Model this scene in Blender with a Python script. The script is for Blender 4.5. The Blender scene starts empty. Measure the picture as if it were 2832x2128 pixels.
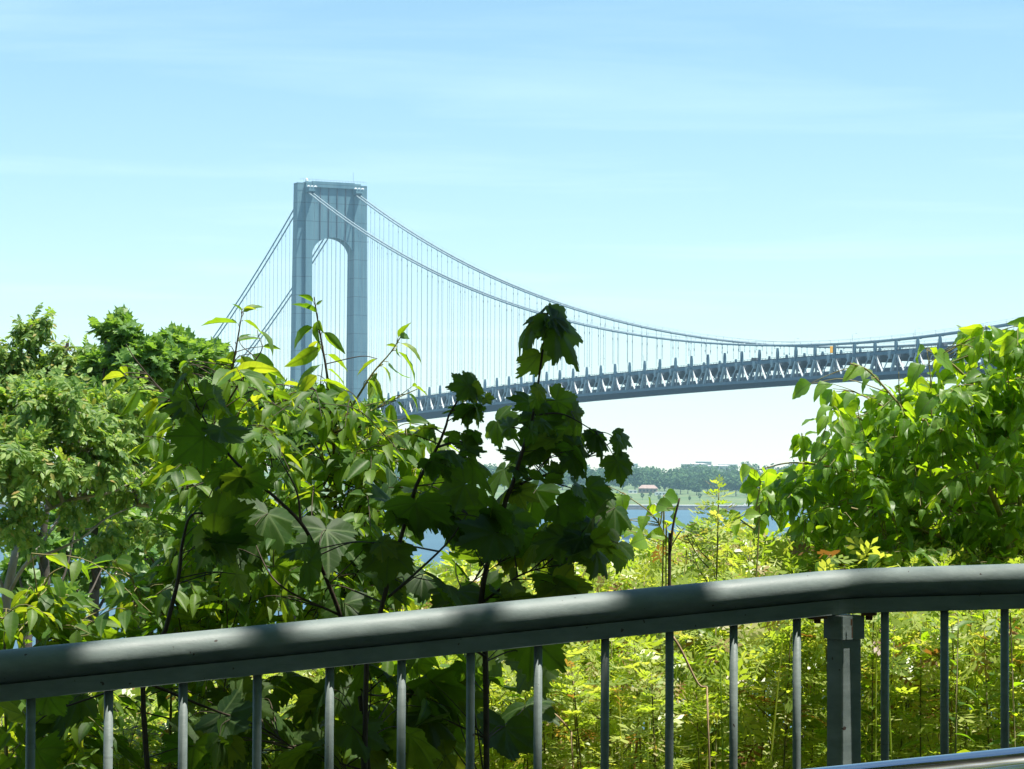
import bpy, math, random
import numpy as np
from mathutils import Vector, Matrix
rng = np.random.default_rng(11)
random.seed(5)
R = math.radians
scene = bpy.context.scene
COL = scene.collection

# ------------------------------------------------------------------ camera
H = 31.2
PIT, ROLL, FPX = 0.03288, 0.004977, 7150.6
FW = np.array([0, math.cos(PIT), math.sin(PIT)])
RT0 = np.array([1.0, 0, 0])
UP0 = np.cross(RT0, FW)
cr, sr = math.cos(ROLL), math.sin(ROLL)
RT = cr * RT0 + sr * UP0
UP = -sr * RT0 + cr * UP0
CAM = np.array([0, 0, H])


def P(u, v, d):
    """point at distance d along the view whose picture place is (u, v) on a 2212 px wide view"""
    a = (u * 1.28029 - 1416) / FPX * d
    b = -(v * 1.28029 - 1064) / FPX * d
    return CAM + RT * a + UP * b + FW * d


cam_d = bpy.data.cameras.new("camera")
cam_d.sensor_width = 36
cam_d.lens = 36 * FPX / 2832
cam_d.clip_start = 0.1
cam_d.clip_end = 20000
cam_o = bpy.data.objects.new("camera", cam_d)
COL.objects.link(cam_o)
cam_o.matrix_world = Matrix(((RT[0], UP[0], -FW[0], CAM[0]), (RT[1], UP[1], -FW[1], CAM[1]), (RT[2], UP[2], -FW[2], CAM[2]), (0, 0, 0, 1)))
scene.camera = cam_o

# ------------------------------------------------------------------ light
SUN_EL, SUN_AZ = R(70), math.atan2(.94, -.30)
SD = np.array([math.cos(SUN_EL) * math.sin(SUN_AZ), math.cos(SUN_EL) * math.cos(SUN_AZ), math.sin(SUN_EL)])
sl = bpy.data.lights.new("sun", 'SUN')
sl.energy = 5.0
sl.angle = R(0.53)
sl.color = (1.0, .95, .86)
so = bpy.data.objects.new("sun", sl)
COL.objects.link(so)
so.rotation_euler = Vector(-SD).to_track_quat('-Z', 'Y').to_euler()

scene.view_settings.view_transform = 'Standard'
scene.view_settings.look = 'None'
scene.view_settings.exposure = 1.02
scene.view_settings.gamma = 1
scene.view_settings.use_curve_mapping = False

w = bpy.data.worlds.new("World")
scene.world = w
w.use_nodes = True
nt = w.node_tree
N = nt.nodes
LK = nt.links.new
N.clear()
out = N.new("ShaderNodeOutputWorld")
bg = N.new("ShaderNodeBackground")
sky = N.new("ShaderNodeTexSky")
sky.sky_type = 'NISHITA'
sky.sun_disc = False
sky.sun_elevation = SUN_EL
sky.sun_rotation = SUN_AZ
sky.altitude = 10
sky.air_density = 1.0
sky.dust_density = 0.0
sky.ozone_density = 3.5
bg.inputs[1].default_value = 0.084
tc = N.new("ShaderNodeTexCoord")
sep = N.new("ShaderNodeSeparateXYZ")
LK(tc.outputs['Generated'], sep.inputs[0])


def mth(tree, op, a, b=None, clamp=False):
    n = tree.nodes.new("ShaderNodeMath")
    n.operation = op
    n.use_clamp = clamp
    for i, x in enumerate((a, b)):
        if x is None:
            continue
        if isinstance(x, (int, float)):
            n.inputs[i].default_value = x
        else:
            tree.links.new(x, n.inputs[i])
    return n.outputs[0]


# thin cirrus streaks: noise on the plane of the cloud layer
zz = mth(nt, 'ADD', mth(nt, 'MAXIMUM', sep.outputs[2], 0.0), 0.045)
cx = mth(nt, 'DIVIDE', sep.outputs[0], zz)
cy = mth(nt, 'DIVIDE', sep.outputs[1], zz)
comb = N.new("ShaderNodeCombineXYZ")
LK(mth(nt, 'MULTIPLY', mth(nt, 'ADD', cx, mth(nt, 'MULTIPLY', cy, .06)), .42), comb.inputs[0])
LK(mth(nt, 'MULTIPLY', cy, .95), comb.inputs[1])
cn = N.new("ShaderNodeTexNoise")
cn.inputs['Scale'].default_value = 1.6
cn.inputs['Detail'].default_value = 9
cn.inputs['Roughness'].default_value = .56
cn.inputs['Distortion'].default_value = .35
LK(comb.outputs[0], cn.inputs['Vector'])
cmr = N.new("ShaderNodeMapRange")
cmr.inputs[1].default_value = .5
cmr.inputs[2].default_value = .80
cmr.inputs[4].default_value = .2
LK(cn.outputs[0], cmr.inputs[0])
mix = N.new("ShaderNodeMix")
mix.data_type = 'RGBA'
LK(cmr.outputs[0], mix.inputs['Factor'])
LK(sky.outputs[0], mix.inputs[6])
mix.inputs[7].default_value = (8.2, 8.9, 9.3, 1)
tint = N.new("ShaderNodeMix")
tint.data_type = 'RGBA'
tint.blend_type = 'MULTIPLY'
tint.inputs['Factor'].default_value = 1
LK(mix.outputs[2], tint.inputs[6])
tr_ = N.new("ShaderNodeValToRGB")
tr_.color_ramp.elements[0].color = (.97, .985, 1.03, 1)
tr_.color_ramp.elements[1].color = (.90, 1.07, .96, 1)
tr_.color_ramp.elements[1].position = .24
LK(sep.outputs[2], tr_.inputs[0])
LK(tr_.outputs[0], tint.inputs[7])
LK(tint.outputs[2], bg.inputs[0])
LK(bg.outputs[0], out.inputs[0])


# ------------------------------------------------------------------ materials
def new_mat(name):
    m = bpy.data.materials.new(name)
    m.use_nodes = True
    b = m.node_tree.nodes["Principled BSDF"]
    return m, m.node_tree, b


def noise(t, scale, detail=4, vec=None, rough=.55):
    n = t.nodes.new("ShaderNodeTexNoise")
    n.inputs['Scale'].default_value = scale
    n.inputs['Detail'].default_value = detail
    n.inputs['Roughness'].default_value = rough
    if vec is not None:
        t.links.new(vec, n.inputs['Vector'])
    return n.outputs[0]


def ramp(t, fac, stops, interp='LINEAR'):
    n = t.nodes.new("ShaderNodeValToRGB")
    n.color_ramp.interpolation = interp
    e = n.color_ramp.elements
    while len(e) < len(stops):
        e.new(.5)
    for el, (p, c) in zip(e, stops):
        el.position = p
        el.color = (*c, 1) if len(c) == 3 else c
    t.links.new(fac, n.inputs[0])
    return n.outputs[0]


def objvec(t, kind='Object', scale=None):
    c = t.nodes.new("ShaderNodeTexCoord").outputs[kind]
    if scale:
        m = t.nodes.new("ShaderNodeMapping")
        m.inputs['Scale'].default_value = scale
        t.links.new(c, m.inputs[0])
        return m.outputs[0]
    return c


def bump(t, b, h, strength=.3, dist=.01):
    n = t.nodes.new("ShaderNodeBump")
    n.inputs['Strength'].default_value = strength
    n.inputs['Distance'].default_value = dist
    t.links.new(h, n.inputs['Height'])
    t.links.new(n.outputs[0], b.inputs['Normal'])


def simple_mat(name, c1, c2, scale=4, rough=.6, metal=0, bmp=0, bdist=.01, kind='Object', vscale=None, spec=.4, detail=5):
    m, t, b = new_mat(name)
    v = objvec(t, kind, vscale)
    nz = noise(t, scale, detail, v)
    t.links.new(ramp(t, nz, [(.3, c1), (.7, c2)]), b.inputs['Base Color'])
    b.inputs['Roughness'].default_value = rough
    b.inputs['Metallic'].default_value = metal
    b.inputs['Specular IOR Level'].default_value = spec
    if bmp:
        bump(t, b, nz, bmp, bdist)
    return m


def leaf_mat(name, stops, tstops, tfac=.42, rough=.42, spec=.5, vein=.35, nveins=7, objrand=0.0, back=.75):
    m, t, b = new_mat(name)
    L = t.links.new
    g = t.nodes.new("ShaderNodeNewGeometry")
    r = g.outputs['Random Per Island']
    if objrand:
        oi = t.nodes.new("ShaderNodeObjectInfo")
        r = mth(t, 'FRACT', mth(t, 'ADD', r, mth(t, 'MULTIPLY', oi.outputs['Random'], objrand)))
    c = ramp(t, r, stops)
    ct = ramp(t, r, tstops)
    if vein:
        uv = t.nodes.new("ShaderNodeUVMap").outputs[0]
        s = t.nodes.new("ShaderNodeSeparateXYZ")
        L(uv, s.inputs[0])
        au = mth(t, 'ABSOLUTE', s.outputs[0])
        mid = mth(t, 'LESS_THAN', au, .022)
        fr = mth(t, 'FRACT', mth(t, 'MULTIPLY', mth(t, 'SUBTRACT', s.outputs[1], mth(t, 'MULTIPLY', au, .75)), nveins))
        lat = mth(t, 'LESS_THAN', fr, .10)
        vv = mth(t, 'MAXIMUM', mid, mth(t, 'MULTIPLY', lat, .5))
        blot = noise(t, 26, 4, objvec(t))
        c2 = t.nodes.new("ShaderNodeMix")
        c2.data_type = 'RGBA'
        c2.blend_type = 'MIX'
        L(mth(t, 'MULTIPLY', vv, vein), c2.inputs['Factor'])
        L(c, c2.inputs[6])
        c2.inputs[7].default_value = (.20, .30, .10, 1)
        hs = t.nodes.new("ShaderNodeHueSaturation")
        L(c2.outputs[2], hs.inputs['Color'])
        L(mth(t, 'ADD', mth(t, 'MULTIPLY', blot, .8), .6), hs.inputs['Value'])
        c = hs.outputs[0]
        c3 = t.nodes.new("ShaderNodeHueSaturation")
        L(ct, c3.inputs['Color'])
        L(mth(t, 'SUBTRACT', mth(t, 'ADD', mth(t, 'MULTIPLY', blot, .7), .65), mth(t, 'MULTIPLY', vv, .4)), c3.inputs['Value'])
        ct = c3.outputs[0]
        bump(t, b, mth(t, 'MULTIPLY', fr, -1), .25, .002)
    L(c, b.inputs['Base Color'])
    b.inputs['Roughness'].default_value = rough
    b.inputs['Specular IOR Level'].default_value = spec
    tr = t.nodes.new("ShaderNodeBsdfTranslucent")
    L(ct, tr.inputs[0])
    mx = t.nodes.new("ShaderNodeMixShader")
    mx.inputs[0].default_value = tfac
    L(b.outputs[0], mx.inputs[1])
    L(tr.outputs[0], mx.inputs[2])
    L(mx.outputs[0], t.nodes["Material Output"].inputs[0])
    return m


M = {}
M['maple'] = leaf_mat("maple_leaf", [(0, (.016, .042, .012)), (.6, (.026, .062, .015)), (1, (.045, .09, .02))],
                      [(0, (.14, .28, .010)), (.7, (.28, .44, .015)), (1, (.46, .55, .03))], .44, .55, .28)
M['cherry'] = leaf_mat("cherry_leaf", [(0, (.032, .085, .014)), (.6, (.06, .14, .02)), (1, (.12, .21, .03))],
                       [(0, (.22, .44, .012)), (.6, (.42, .62, .015)), (1, (.68, .76, .03))], .5, .5, .4)
M['broad'] = leaf_mat("broad_leaf", [(0, (.08, .17, .035)), (.6, (.13, .24, .05)), (1, (.19, .31, .07))],
                      [(0, (.32, .58, .012)), (.6, (.48, .74, .015)), (1, (.64, .84, .02))], .54, .42, .5)
M['weed'] = leaf_mat("mugwort_leaf", [(0, (.17, .25, .05)), (.45, (.29, .37, .075)), (.80, (.42, .48, .14)), (.90, (.56, .58, .30)), (.96, (.30, .18, .06)), (1, (.18, .09, .035))],
                     [(0, (.42, .62, .03)), (.5, (.64, .78, .05)), (.86, (.80, .82, .10)), (.95, (.50, .28, .04)), (1, (.28, .12, .02))], .5, .38, .6, 0, objrand=.35)
M['sumac'] = leaf_mat("sumac_leaf", [(0, (.05, .11, .035)), (.5, (.15, .25, .06)), (.93, (.33, .44, .13)), (1, (.36, .24, .08))],
                      [(0, (.28, .50, .04)), (.6, (.42, .64, .06)), (1, (.56, .58, .06))], .45, .5, .35, 0)
M['oak'] = leaf_mat("oak_leaf", [(0, (.08, .17, .045)), (.6, (.14, .25, .065)), (1, (.20, .33, .085))],
                    [(0, (.20, .42, .03)), (.6, (.32, .55, .045)), (1, (.44, .64, .06))], .42, .42, .45, 0)
M['stem_dark'] = simple_mat("dark_stem", (.035, .025, .018), (.07, .05, .03), 60, .7)
M['stem_green'] = simple_mat("green_stem", (.16, .17, .06), (.28, .22, .10), 60, .6)
M['stem_weed'] = simple_mat("weed_stem", (.10, .13, .04), (.20, .16, .07), 60, .7)
M['bark'] = simple_mat("grey_bark", (.16, .14, .11), (.34, .31, .26), 9, .85, 0, .5, .02, vscale=(1, 1, .3))
M['bark_dark'] = simple_mat("dark_bark", (.05, .045, .035), (.12, .10, .08), 9, .9, 0, .5, .02)


# ------------------------------------------------------------------ mesh building
class MB:
    def __init__(s):
        s.v = []
        s.f = {3: [], 4: []}
        s.uv = []
        s.n = 0

    def add(s, verts, quads=None, tris=None, uv=None):
        verts = np.asarray(verts, float).reshape(-1, 3)
        if quads is not None and len(quads):
            s.f[4].append(np.asarray(quads, int).reshape(-1, 4) + s.n)
        if tris is not None and len(tris):
            s.f[3].append(np.asarray(tris, int).reshape(-1, 3) + s.n)
        s.uv.append(np.asarray(uv, float) if uv is not None else np.zeros((len(verts), 2)) + .5)
        s.v.append(verts)
        s.n += len(verts)

    def box(s, lo, hi):
        x0, y0, z0 = lo
        x1, y1, z1 = hi
        s.hexa([(x0, y0, z0), (x1, y0, z0), (x1, y1, z0), (x0, y1, z0), (x0, y0, z1), (x1, y0, z1), (x1, y1, z1), (x0, y1, z1)])

    def hexa(s, pts):
        s.add(pts, [(0, 3, 2, 1), (4, 5, 6, 7), (0, 1, 5, 4), (1, 2, 6, 5), (2, 3, 7, 6), (3, 0, 4, 7)])

    def bar(s, a, b, wd, ht=None, up=(0, 0, 1)):
        """rectangular bar from a to b"""
        ht = ht or wd
        a = np.array(a, float)
        b = np.array(b, float)
        d = (b - a) / np.linalg.norm(b - a)
        u = np.array(up, float)
        if abs(d @ u) > .98:
            u = np.array((1., 0, 0))
        sd = np.cross(d, u)
        sd /= np.linalg.norm(sd)
        u = np.cross(sd, d)
        q = [sd * sx * wd / 2 + u * sz * ht / 2 for sx, sz in ((-1, -1), (1, -1), (1, 1), (-1, 1))]
        s.hexa([a + k for k in q] + [b + k for k in q])

    def tube(s, pts, rad, n=8, cap=True):
        pts = np.asarray(pts, float)
        k = len(pts)
        rad = np.broadcast_to(np.asarray(rad, float), (k,))
        tg = np.gradient(pts, axis=0)
        tg /= np.linalg.norm(tg, axis=1)[:, None] + 1e-12
        ref = np.array((0, 0, 1.)) if np.abs(tg[:, 2]).mean() < .9 else np.array((1., 0, 0))
        s1 = np.cross(tg, ref)
        s1 /= np.linalg.norm(s1, axis=1)[:, None] + 1e-12
        s2 = np.cross(s1, tg)
        an = np.arange(n) * 2 * math.pi / n
        v = pts[:, None, :] + rad[:, None, None] * (np.cos(an)[None, :, None] * s1[:, None, :] + np.sin(an)[None, :, None] * s2[:, None, :])
        i = np.arange(k - 1)[:, None] * n
        j = np.arange(n)[None, :]
        j2 = (j + 1) % n
        q = np.stack([i + j, i + j2, i + n + j2, i + n + j], -1).reshape(-1, 4)
        v = v.reshape(-1, 3)
        tr = []
        if cap:
            v = np.vstack([v, pts[0], pts[-1]])
            a, b = k * n, k * n + 1
            for jj in range(n):
                tr.append((a, (jj + 1) % n, jj))
                tr.append((b, (k - 1) * n + jj, (k - 1) * n + (jj + 1) % n))
        s.add(v, q, tr)

    def inst(s, tpl, pos, dr, nr, sc):
        """many copies of a leaf template: +Y of the template along dr, +Z along nr"""
        tv, tq, tt, tuv = tpl
        pos = np.asarray(pos, float)
        n = len(pos)
        if n == 0:
            return
        y = dr / (np.linalg.norm(dr, axis=1)[:, None] + 1e-12)
        x = np.cross(y, nr)
        ln = np.linalg.norm(x, axis=1)
        bad = ln < 1e-4
        if bad.any():
            x[bad] = np.cross(y[bad], np.array((.3, .8, .52)))
        x /= np.linalg.norm(x, axis=1)[:, None]
        z = np.cross(x, y)
        sc = np.broadcast_to(np.asarray(sc, float).reshape(-1, 1) if np.ndim(sc) < 2 else sc, (n, 1 if np.ndim(sc) < 2 else 3))
        if sc.shape[1] == 1:
            sc = np.repeat(sc, 3, 1)
        v = (pos[:, None, :] + tv[None, :, 0:1] * sc[:, None, 0:1] * x[:, None, :] + tv[None, :, 1:2] * sc[:, None, 1:2] * y[:, None, :]
             + tv[None, :, 2:3] * sc[:, None, 2:3] * z[:, None, :]).reshape(-1, 3)
        off = (np.arange(n) * len(tv))[:, None, None]
        q = (tq[None] + off).reshape(-1, 4) if len(tq) else None
        t = (tt[None] + off).reshape(-1, 3) if len(tt) else None
        s.add(v, q, t, np.tile(tuv, (n, 1)))

    def build(s, name, mat, parent=None, smooth=False, origin=None):
        me = bpy.data.meshes.new(name)
        v = np.vstack(s.v) if s.v else np.zeros((0, 3))
        if origin is not None:
            v = v - np.asarray(origin)
        q = np.vstack(s.f[4]) if s.f[4] else np.zeros((0, 4), int)
        t = np.vstack(s.f[3]) if s.f[3] else np.zeros((0, 3), int)
        me.vertices.add(len(v))
        me.vertices.foreach_set("co", v.astype(np.float32).ravel())
        li = np.concatenate([q.ravel(), t.ravel()]).astype(np.int32)
        me.loops.add(len(li))
        me.loops.foreach_set("vertex_index", li)
        me.polygons.add(len(q) + len(t))
        ls = np.concatenate([np.arange(len(q)) * 4, len(q) * 4 + np.arange(len(t)) * 3]).astype(np.int32)
        me.polygons.foreach_set("loop_start", ls)
        me.polygons.foreach_set("use_smooth", np.full(len(q) + len(t), smooth))
        uvl = me.uv_layers.new(name="UVMap")
        uv = np.vstack(s.uv)[li].astype(np.float32)
        uvl.data.foreach_set("uv", uv.ravel())
        me.update(calc_edges=True)
        me.validate()
        me.materials.append(mat)
        o = bpy.data.objects.new(name, me)
        COL.objects.link(o)
        if parent is not None:
            o.parent = parent
        return o


def tag(o, label=None, cat=None, group=None, kind=None):
    for k, x in (("label", label), ("category", cat), ("group", group), ("kind", kind)):
        if x:
            o[k] = x
    return o


def thing(name, label, cat, loc=(0, 0, 0), rz=0, group=None):
    o = bpy.data.objects.new(name, None)
    o.empty_display_size = .2
    COL.objects.link(o)
    o.location = [float(k) for k in loc]
    o.rotation_euler = (0, 0, rz)
    return tag(o, label, cat, group)


def copy_thing(o, loc, rz=0, label=None, scale=None):
    c = o.copy()
    COL.objects.link(c)
    c.location = [float(k) for k in loc]
    c.rotation_euler = (0, 0, rz)
    if scale:
        c.scale = (scale, scale, scale)
    if label:
        c['label'] = label
    for ch in o.children:
        d = ch.copy()
        COL.objects.link(d)
        d.parent = c
        for g in ch.children:
            e = g.copy()
            COL.objects.link(e)
            e.parent = d
    return c


def nrm(a):
    a = np.asarray(a, float)
    return a / (np.linalg.norm(a, axis=-1, keepdims=True) + 1e-12)


def smooth_path(pts, n=6):
    """Catmull-Rom through the points"""
    p = np.asarray(pts, float)
    if len(p) < 3:
        return np.array([p[0] + (p[-1] - p[0]) * k for k in np.linspace(0, 1, n + 1)])
    p = np.vstack([2 * p[0] - p[1], p, 2 * p[-1] - p[-2]])
    o = []
    for i in range(1, len(p) - 2):
        for t in np.linspace(0, 1, n, endpoint=False):
            a, b, c, d = p[i - 1:i + 3]
            o.append(.5 * (2 * b + (c - a) * t + (2 * a - 5 * b + 4 * c - d) * t * t + (3 * b - a - 3 * c + d) * t ** 3))
    o.append(p[-2])
    return np.array(o)


# ------------------------------------------------------------------ leaf templates (length 1 along +Y, normal +Z)
def blade(width, droop, fold, wave=0, rows=9, peak=.4, tip=1.6, twist=0):
    v, q, uv = [], [], []
    cols = (-1, -.5, 0, .5, 1)
    for i in range(rows):
        t = i / (rows - 1)
        wv = (t / peak) ** .75 * math.exp(.75 * (1 - t / peak)) if t > 0 else 0
        wv = min(1, wv) if t < peak else max(0, 1 - ((t - peak) / (1 - peak)) ** 1.25) ** (tip * .62)
        wv = wv * width
        if droop:
            y = math.sin(droop * t) / droop
            z0 = -(1 - math.cos(droop * t)) / droop
        else:
            y, z0 = t, 0
        for c in cols:
            x = c * wv
            z = z0 + abs(x) * fold + wave * math.sin(t * 21 + c * 2) * abs(c) * wv
            a = twist * t
            v.append((x * math.cos(a) - (z - z0) * math.sin(a), y, z0 + x * math.sin(a) + (z - z0) * math.cos(a)))
            uv.append((c * wv, t))
    for i in range(rows - 1):
        for j in range(4):
            a = i * 5 + j
            q.append((a, a + 1, a + 6, a + 5))
    return np.array(v), np.array(q), np.zeros((0, 3), int), np.array(uv)


def maple_leaf(droop, fold, seed=0):
    r_ = random.Random(seed)
    tips = [(0, 1.0), (46, .92), (-46, .92), (98, .62), (-98, .62)]
    pol = []
    key = [(-170, .12), (-142, .40), (-120, .50), (-100, .66), (-86, .56), (-76, .54), (-64, .68), (-55, .74), (-46, .88), (-36, .74), (-27, .64), (-22, .62), (-14, .79), (-9, .80), (0, 1.0)]
    key = key + [(-a, r) for a, r in reversed(key[:-1])]
    # coarse teeth between the key points
    full = []
    for (a0, r0), (a1, r1) in zip(key[:-1], key[1:]):
        full.append((a0, r0))
        am, rm = (a0 + a1) / 2, (r0 + r1) / 2
        if abs(a1 - a0) > 7:
            full.append((am + r_.uniform(-1, 1), rm * (1.06 + r_.uniform(-.02, .05))))
            full.append((am + (a1 - a0) * .15, rm * (.95 + r_.uniform(-.03, .02)) + .15 * (r1 - r0)))
    full.append(key[-1])
    n = len(full)
    v = [(0, 0, 0)]
    uv = [(0, 0)]
    for ring in (.36, .7, 1.0):
        for a, r in full:
            rr = r * ring if ring == 1 else ring * (r * .75 + .12)
            th = math.radians(a)
            x, y = math.sin(th) * rr, math.cos(th) * rr
            nd = min(abs(a - t[0]) for t in tips)
            z = fold * rr * min(nd, 24) / 24 - .0
            d = droop * rr
            f = math.sin(d) / d if d else 1
            v.append((x * f, y * f, z - (1 - math.cos(d)) / (droop or 1)))
            ta = min(tips, key=lambda t: abs(a - t[0]))[0]
            uv.append((rr * math.sin(math.radians(a - ta)), rr * math.cos(math.radians(a - ta))))
    q, t = [], []
    for j in range(n - 1):
        t.append((0, 1 + j + 1, 1 + j))
        for k in range(2):
            a = 1 + k * n + j
            q.append((a, a + 1, a + n + 1, a + n))
    return np.array(v), np.array(q), np.array(t), np.array(uv)


def mugwort_leaf(droop=.8):
    v, q = [], []
    ys = (0, .28, .5, .70, .86)
    for t in ys:
        d = droop * t
        v.append((0, math.sin(d) / droop, -(1 - math.cos(d)) / droop))

    def lobe(i, sx, ln, an, wd):
        b0, b1 = np.array(v[i]), np.array(v[min(i + 1, 4)])
        dx = np.array((sx * math.sin(an), math.cos(an), -.25 * ln))
        sd = np.array((math.cos(an) * -sx, math.sin(an), 0)) * wd
        mid = b0 + dx * ln * .6
        k = len(v)
        v.append(tuple(mid - sd))
        v.append(tuple(b0 + dx * ln))
        v.append(tuple(mid + sd))
        q.append((i, k, k + 1, k + 2) if sx > 0 else (i, k + 2, k + 1, k))
    for i, ln, an in ((1, .34, 1.0), (2, .42, .85), (3, .36, .7)):
        for sx in (1, -1):
            lobe(i, sx, ln * 1.12, an, .085)
    lobe(4, 1, .45, 0.0, .08)
    for i in range(4):
        k = len(v)
        a, b = np.array(v[i]), np.array(v[i + 1])
        v.append(tuple(a + (.05, 0, 0)))
        v.append(tuple(b + (.05, 0, 0)))
        q.append((i, k, k + 1, i + 1))
    return np.array(v), np.array(q), np.zeros((0, 3), int), np.zeros((len(v), 2)) + .5


def compound_leaf(pairs=9, hang=.9, droop=1.0, ll=.27, lw=.085):
    """feather-shaped leaf with hanging leaflets"""
    v, q = [], []

    def spine(t):
        d = droop * t
        return np.array((0, math.sin(d) / droop, -(1 - math.cos(d)) / droop))
    for i in range(6):
        a, b = spine(i / 6), spine((i + 1) / 6)
        k = len(v)
        v += [tuple(a + (-.006, 0, 0)), tuple(a + (.006, 0, 0)), tuple(b + (.006, 0, 0)), tuple(b + (-.006, 0, 0))]
        q.append((k, k + 1, k + 2, k + 3))
    for p in range(pairs + 1):
        t = .16 + .84 * p / pairs
        o = spine(t)
        for sx in (1, -1):
            if p == pairs and sx < 0:
                continue
            ln = ll * (1.05 - .45 * abs(t - .5)) * random.uniform(.85, 1.1)
            out_ = np.array((sx * (1 - .45 * hang) + random.uniform(-.3, .3), .42 + random.uniform(-.4, .4), -hang * .8 + random.uniform(-.45, .45)))
            if p == pairs:
                out_ = np.array((0, .8, -.6))
            out_ = out_ / np.linalg.norm(out_)
            sd = np.cross(out_, (0, .25, 1.))
            sd /= np.linalg.norm(sd)
            nn = np.cross(sd, out_)
            k = len(v)
            for tt, ww in ((0, .15), (.3, 1), (.68, .8), (1, .05)):
                c = o + out_ * ln * tt - nn * ln * .12 * tt * tt
                v += [tuple(c - sd * lw * ww + nn * .015 * ww), tuple(c), tuple(c + sd * lw * ww + nn * .015 * ww)]
            for r_ in range(3):
                for c_ in range(2):
                    a = k + r_ * 3 + c_
                    q.append((a, a + 1, a + 4, a + 3))
    return np.array(v), np.array(q), np.zeros((0, 3), int), np.zeros((len(v), 2)) + .5


def lobed_small():
    """low detail lobed leaf for trees farther off"""
    pts = [(0, 0), (.16, .14), (.32, .22), (.2, .34), (.4, .56), (.2, .58), (.22, .82), (.08, .80), (0, 1.05)]
    v = [(0, 0, 0), (0, .5, .0), (0, .8, -.04)]
    k0 = len(v)
    for sx in (1, -1):
        for x, y in pts:
            v.append((sx * x, y, -.28 * x - .10 * y * y + .1))
    t = []
    n = len(pts)
    for s_, o in ((0, k0), (1, k0 + n)):
        for i in range(n - 1):
            c = 1 if i < 5 else 2
            t.append((c, o + i, o + i + 1) if s_ == 0 else (c, o + i + 1, o + i))
        t.append((1, o + 5, 2) if s_ == 0 else (1, 2, o + 5))
    return np.array(v), np.zeros((0, 4), int), np.array(t), np.zeros((len(v), 2)) + .5


T_MAPLE = [maple_leaf(d, f, i) for i, (d, f) in enumerate(((.3, -.10), (.6, -.16), (.9, .10), (.7, -.22), (.45, .14)))]
T_CHERRY = [blade(.17, d, f, .12, peak=.42, twist=tw) for d, f, tw in ((.5, .35, .1), (.8, .5, -.3), (1.1, .3, .4), (.3, .6, -.1), (.7, .2, .5))]
T_BROAD = [blade(w_, d, f, .12, peak=.33, tip=1.35, twist=tw) for w_, d, f, tw in ((.36, .6, .25, .1), (.33, 1.1, .35, -.2), (.38, .9, .18, .3), (.31, 1.4, .42, 0), (.36, .5, .55, -.3))]
T_MUG = [mugwort_leaf(d) for d in (.4, .9, 1.4)]
T_COMP = [compound_leaf(6, h_, d_, .33, .075) for h_, d_ in ((1.0, .8), (.6, .5), (1.1, 1.1), (.8, .9), (.4, .7))]
T_LOBE = [lobed_small()]


def put(mb, tpls, pos, dr, nr, sc):
    k = rng.integers(0, len(tpls), len(pos))
    for i, t in enumerate(tpls):
        m = k == i
        if m.any():
            mb.inst(t, pos[m], dr[m], nr[m], sc[m] if np.ndim(sc) else sc)


def in_poly(pts, poly):
    x, y = pts[:, 0], pts[:, 1]
    c = np.zeros(len(pts), bool)
    p = np.asarray(poly, float)
    j = len(p) - 1
    for i in range(len(p)):
        xi, yi = p[i]
        xj, yj = p[j]
        hit = ((yi > y) != (yj > y)) & (x < (xj - xi) * (y - yi) / (yj - yi + 1e-9) + xi)
        c ^= hit
        j = i
    return c


def poly_pts(poly, n):
    p = np.asarray(poly, float)
    lo, hi = p.min(0), p.max(0)
    o = []
    while sum(map(len, o)) < n:
        q = rng.uniform(lo, hi, (n * 2, 2))
        o.append(q[in_poly(q, p)])
    return np.vstack(o)[:n]


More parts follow.
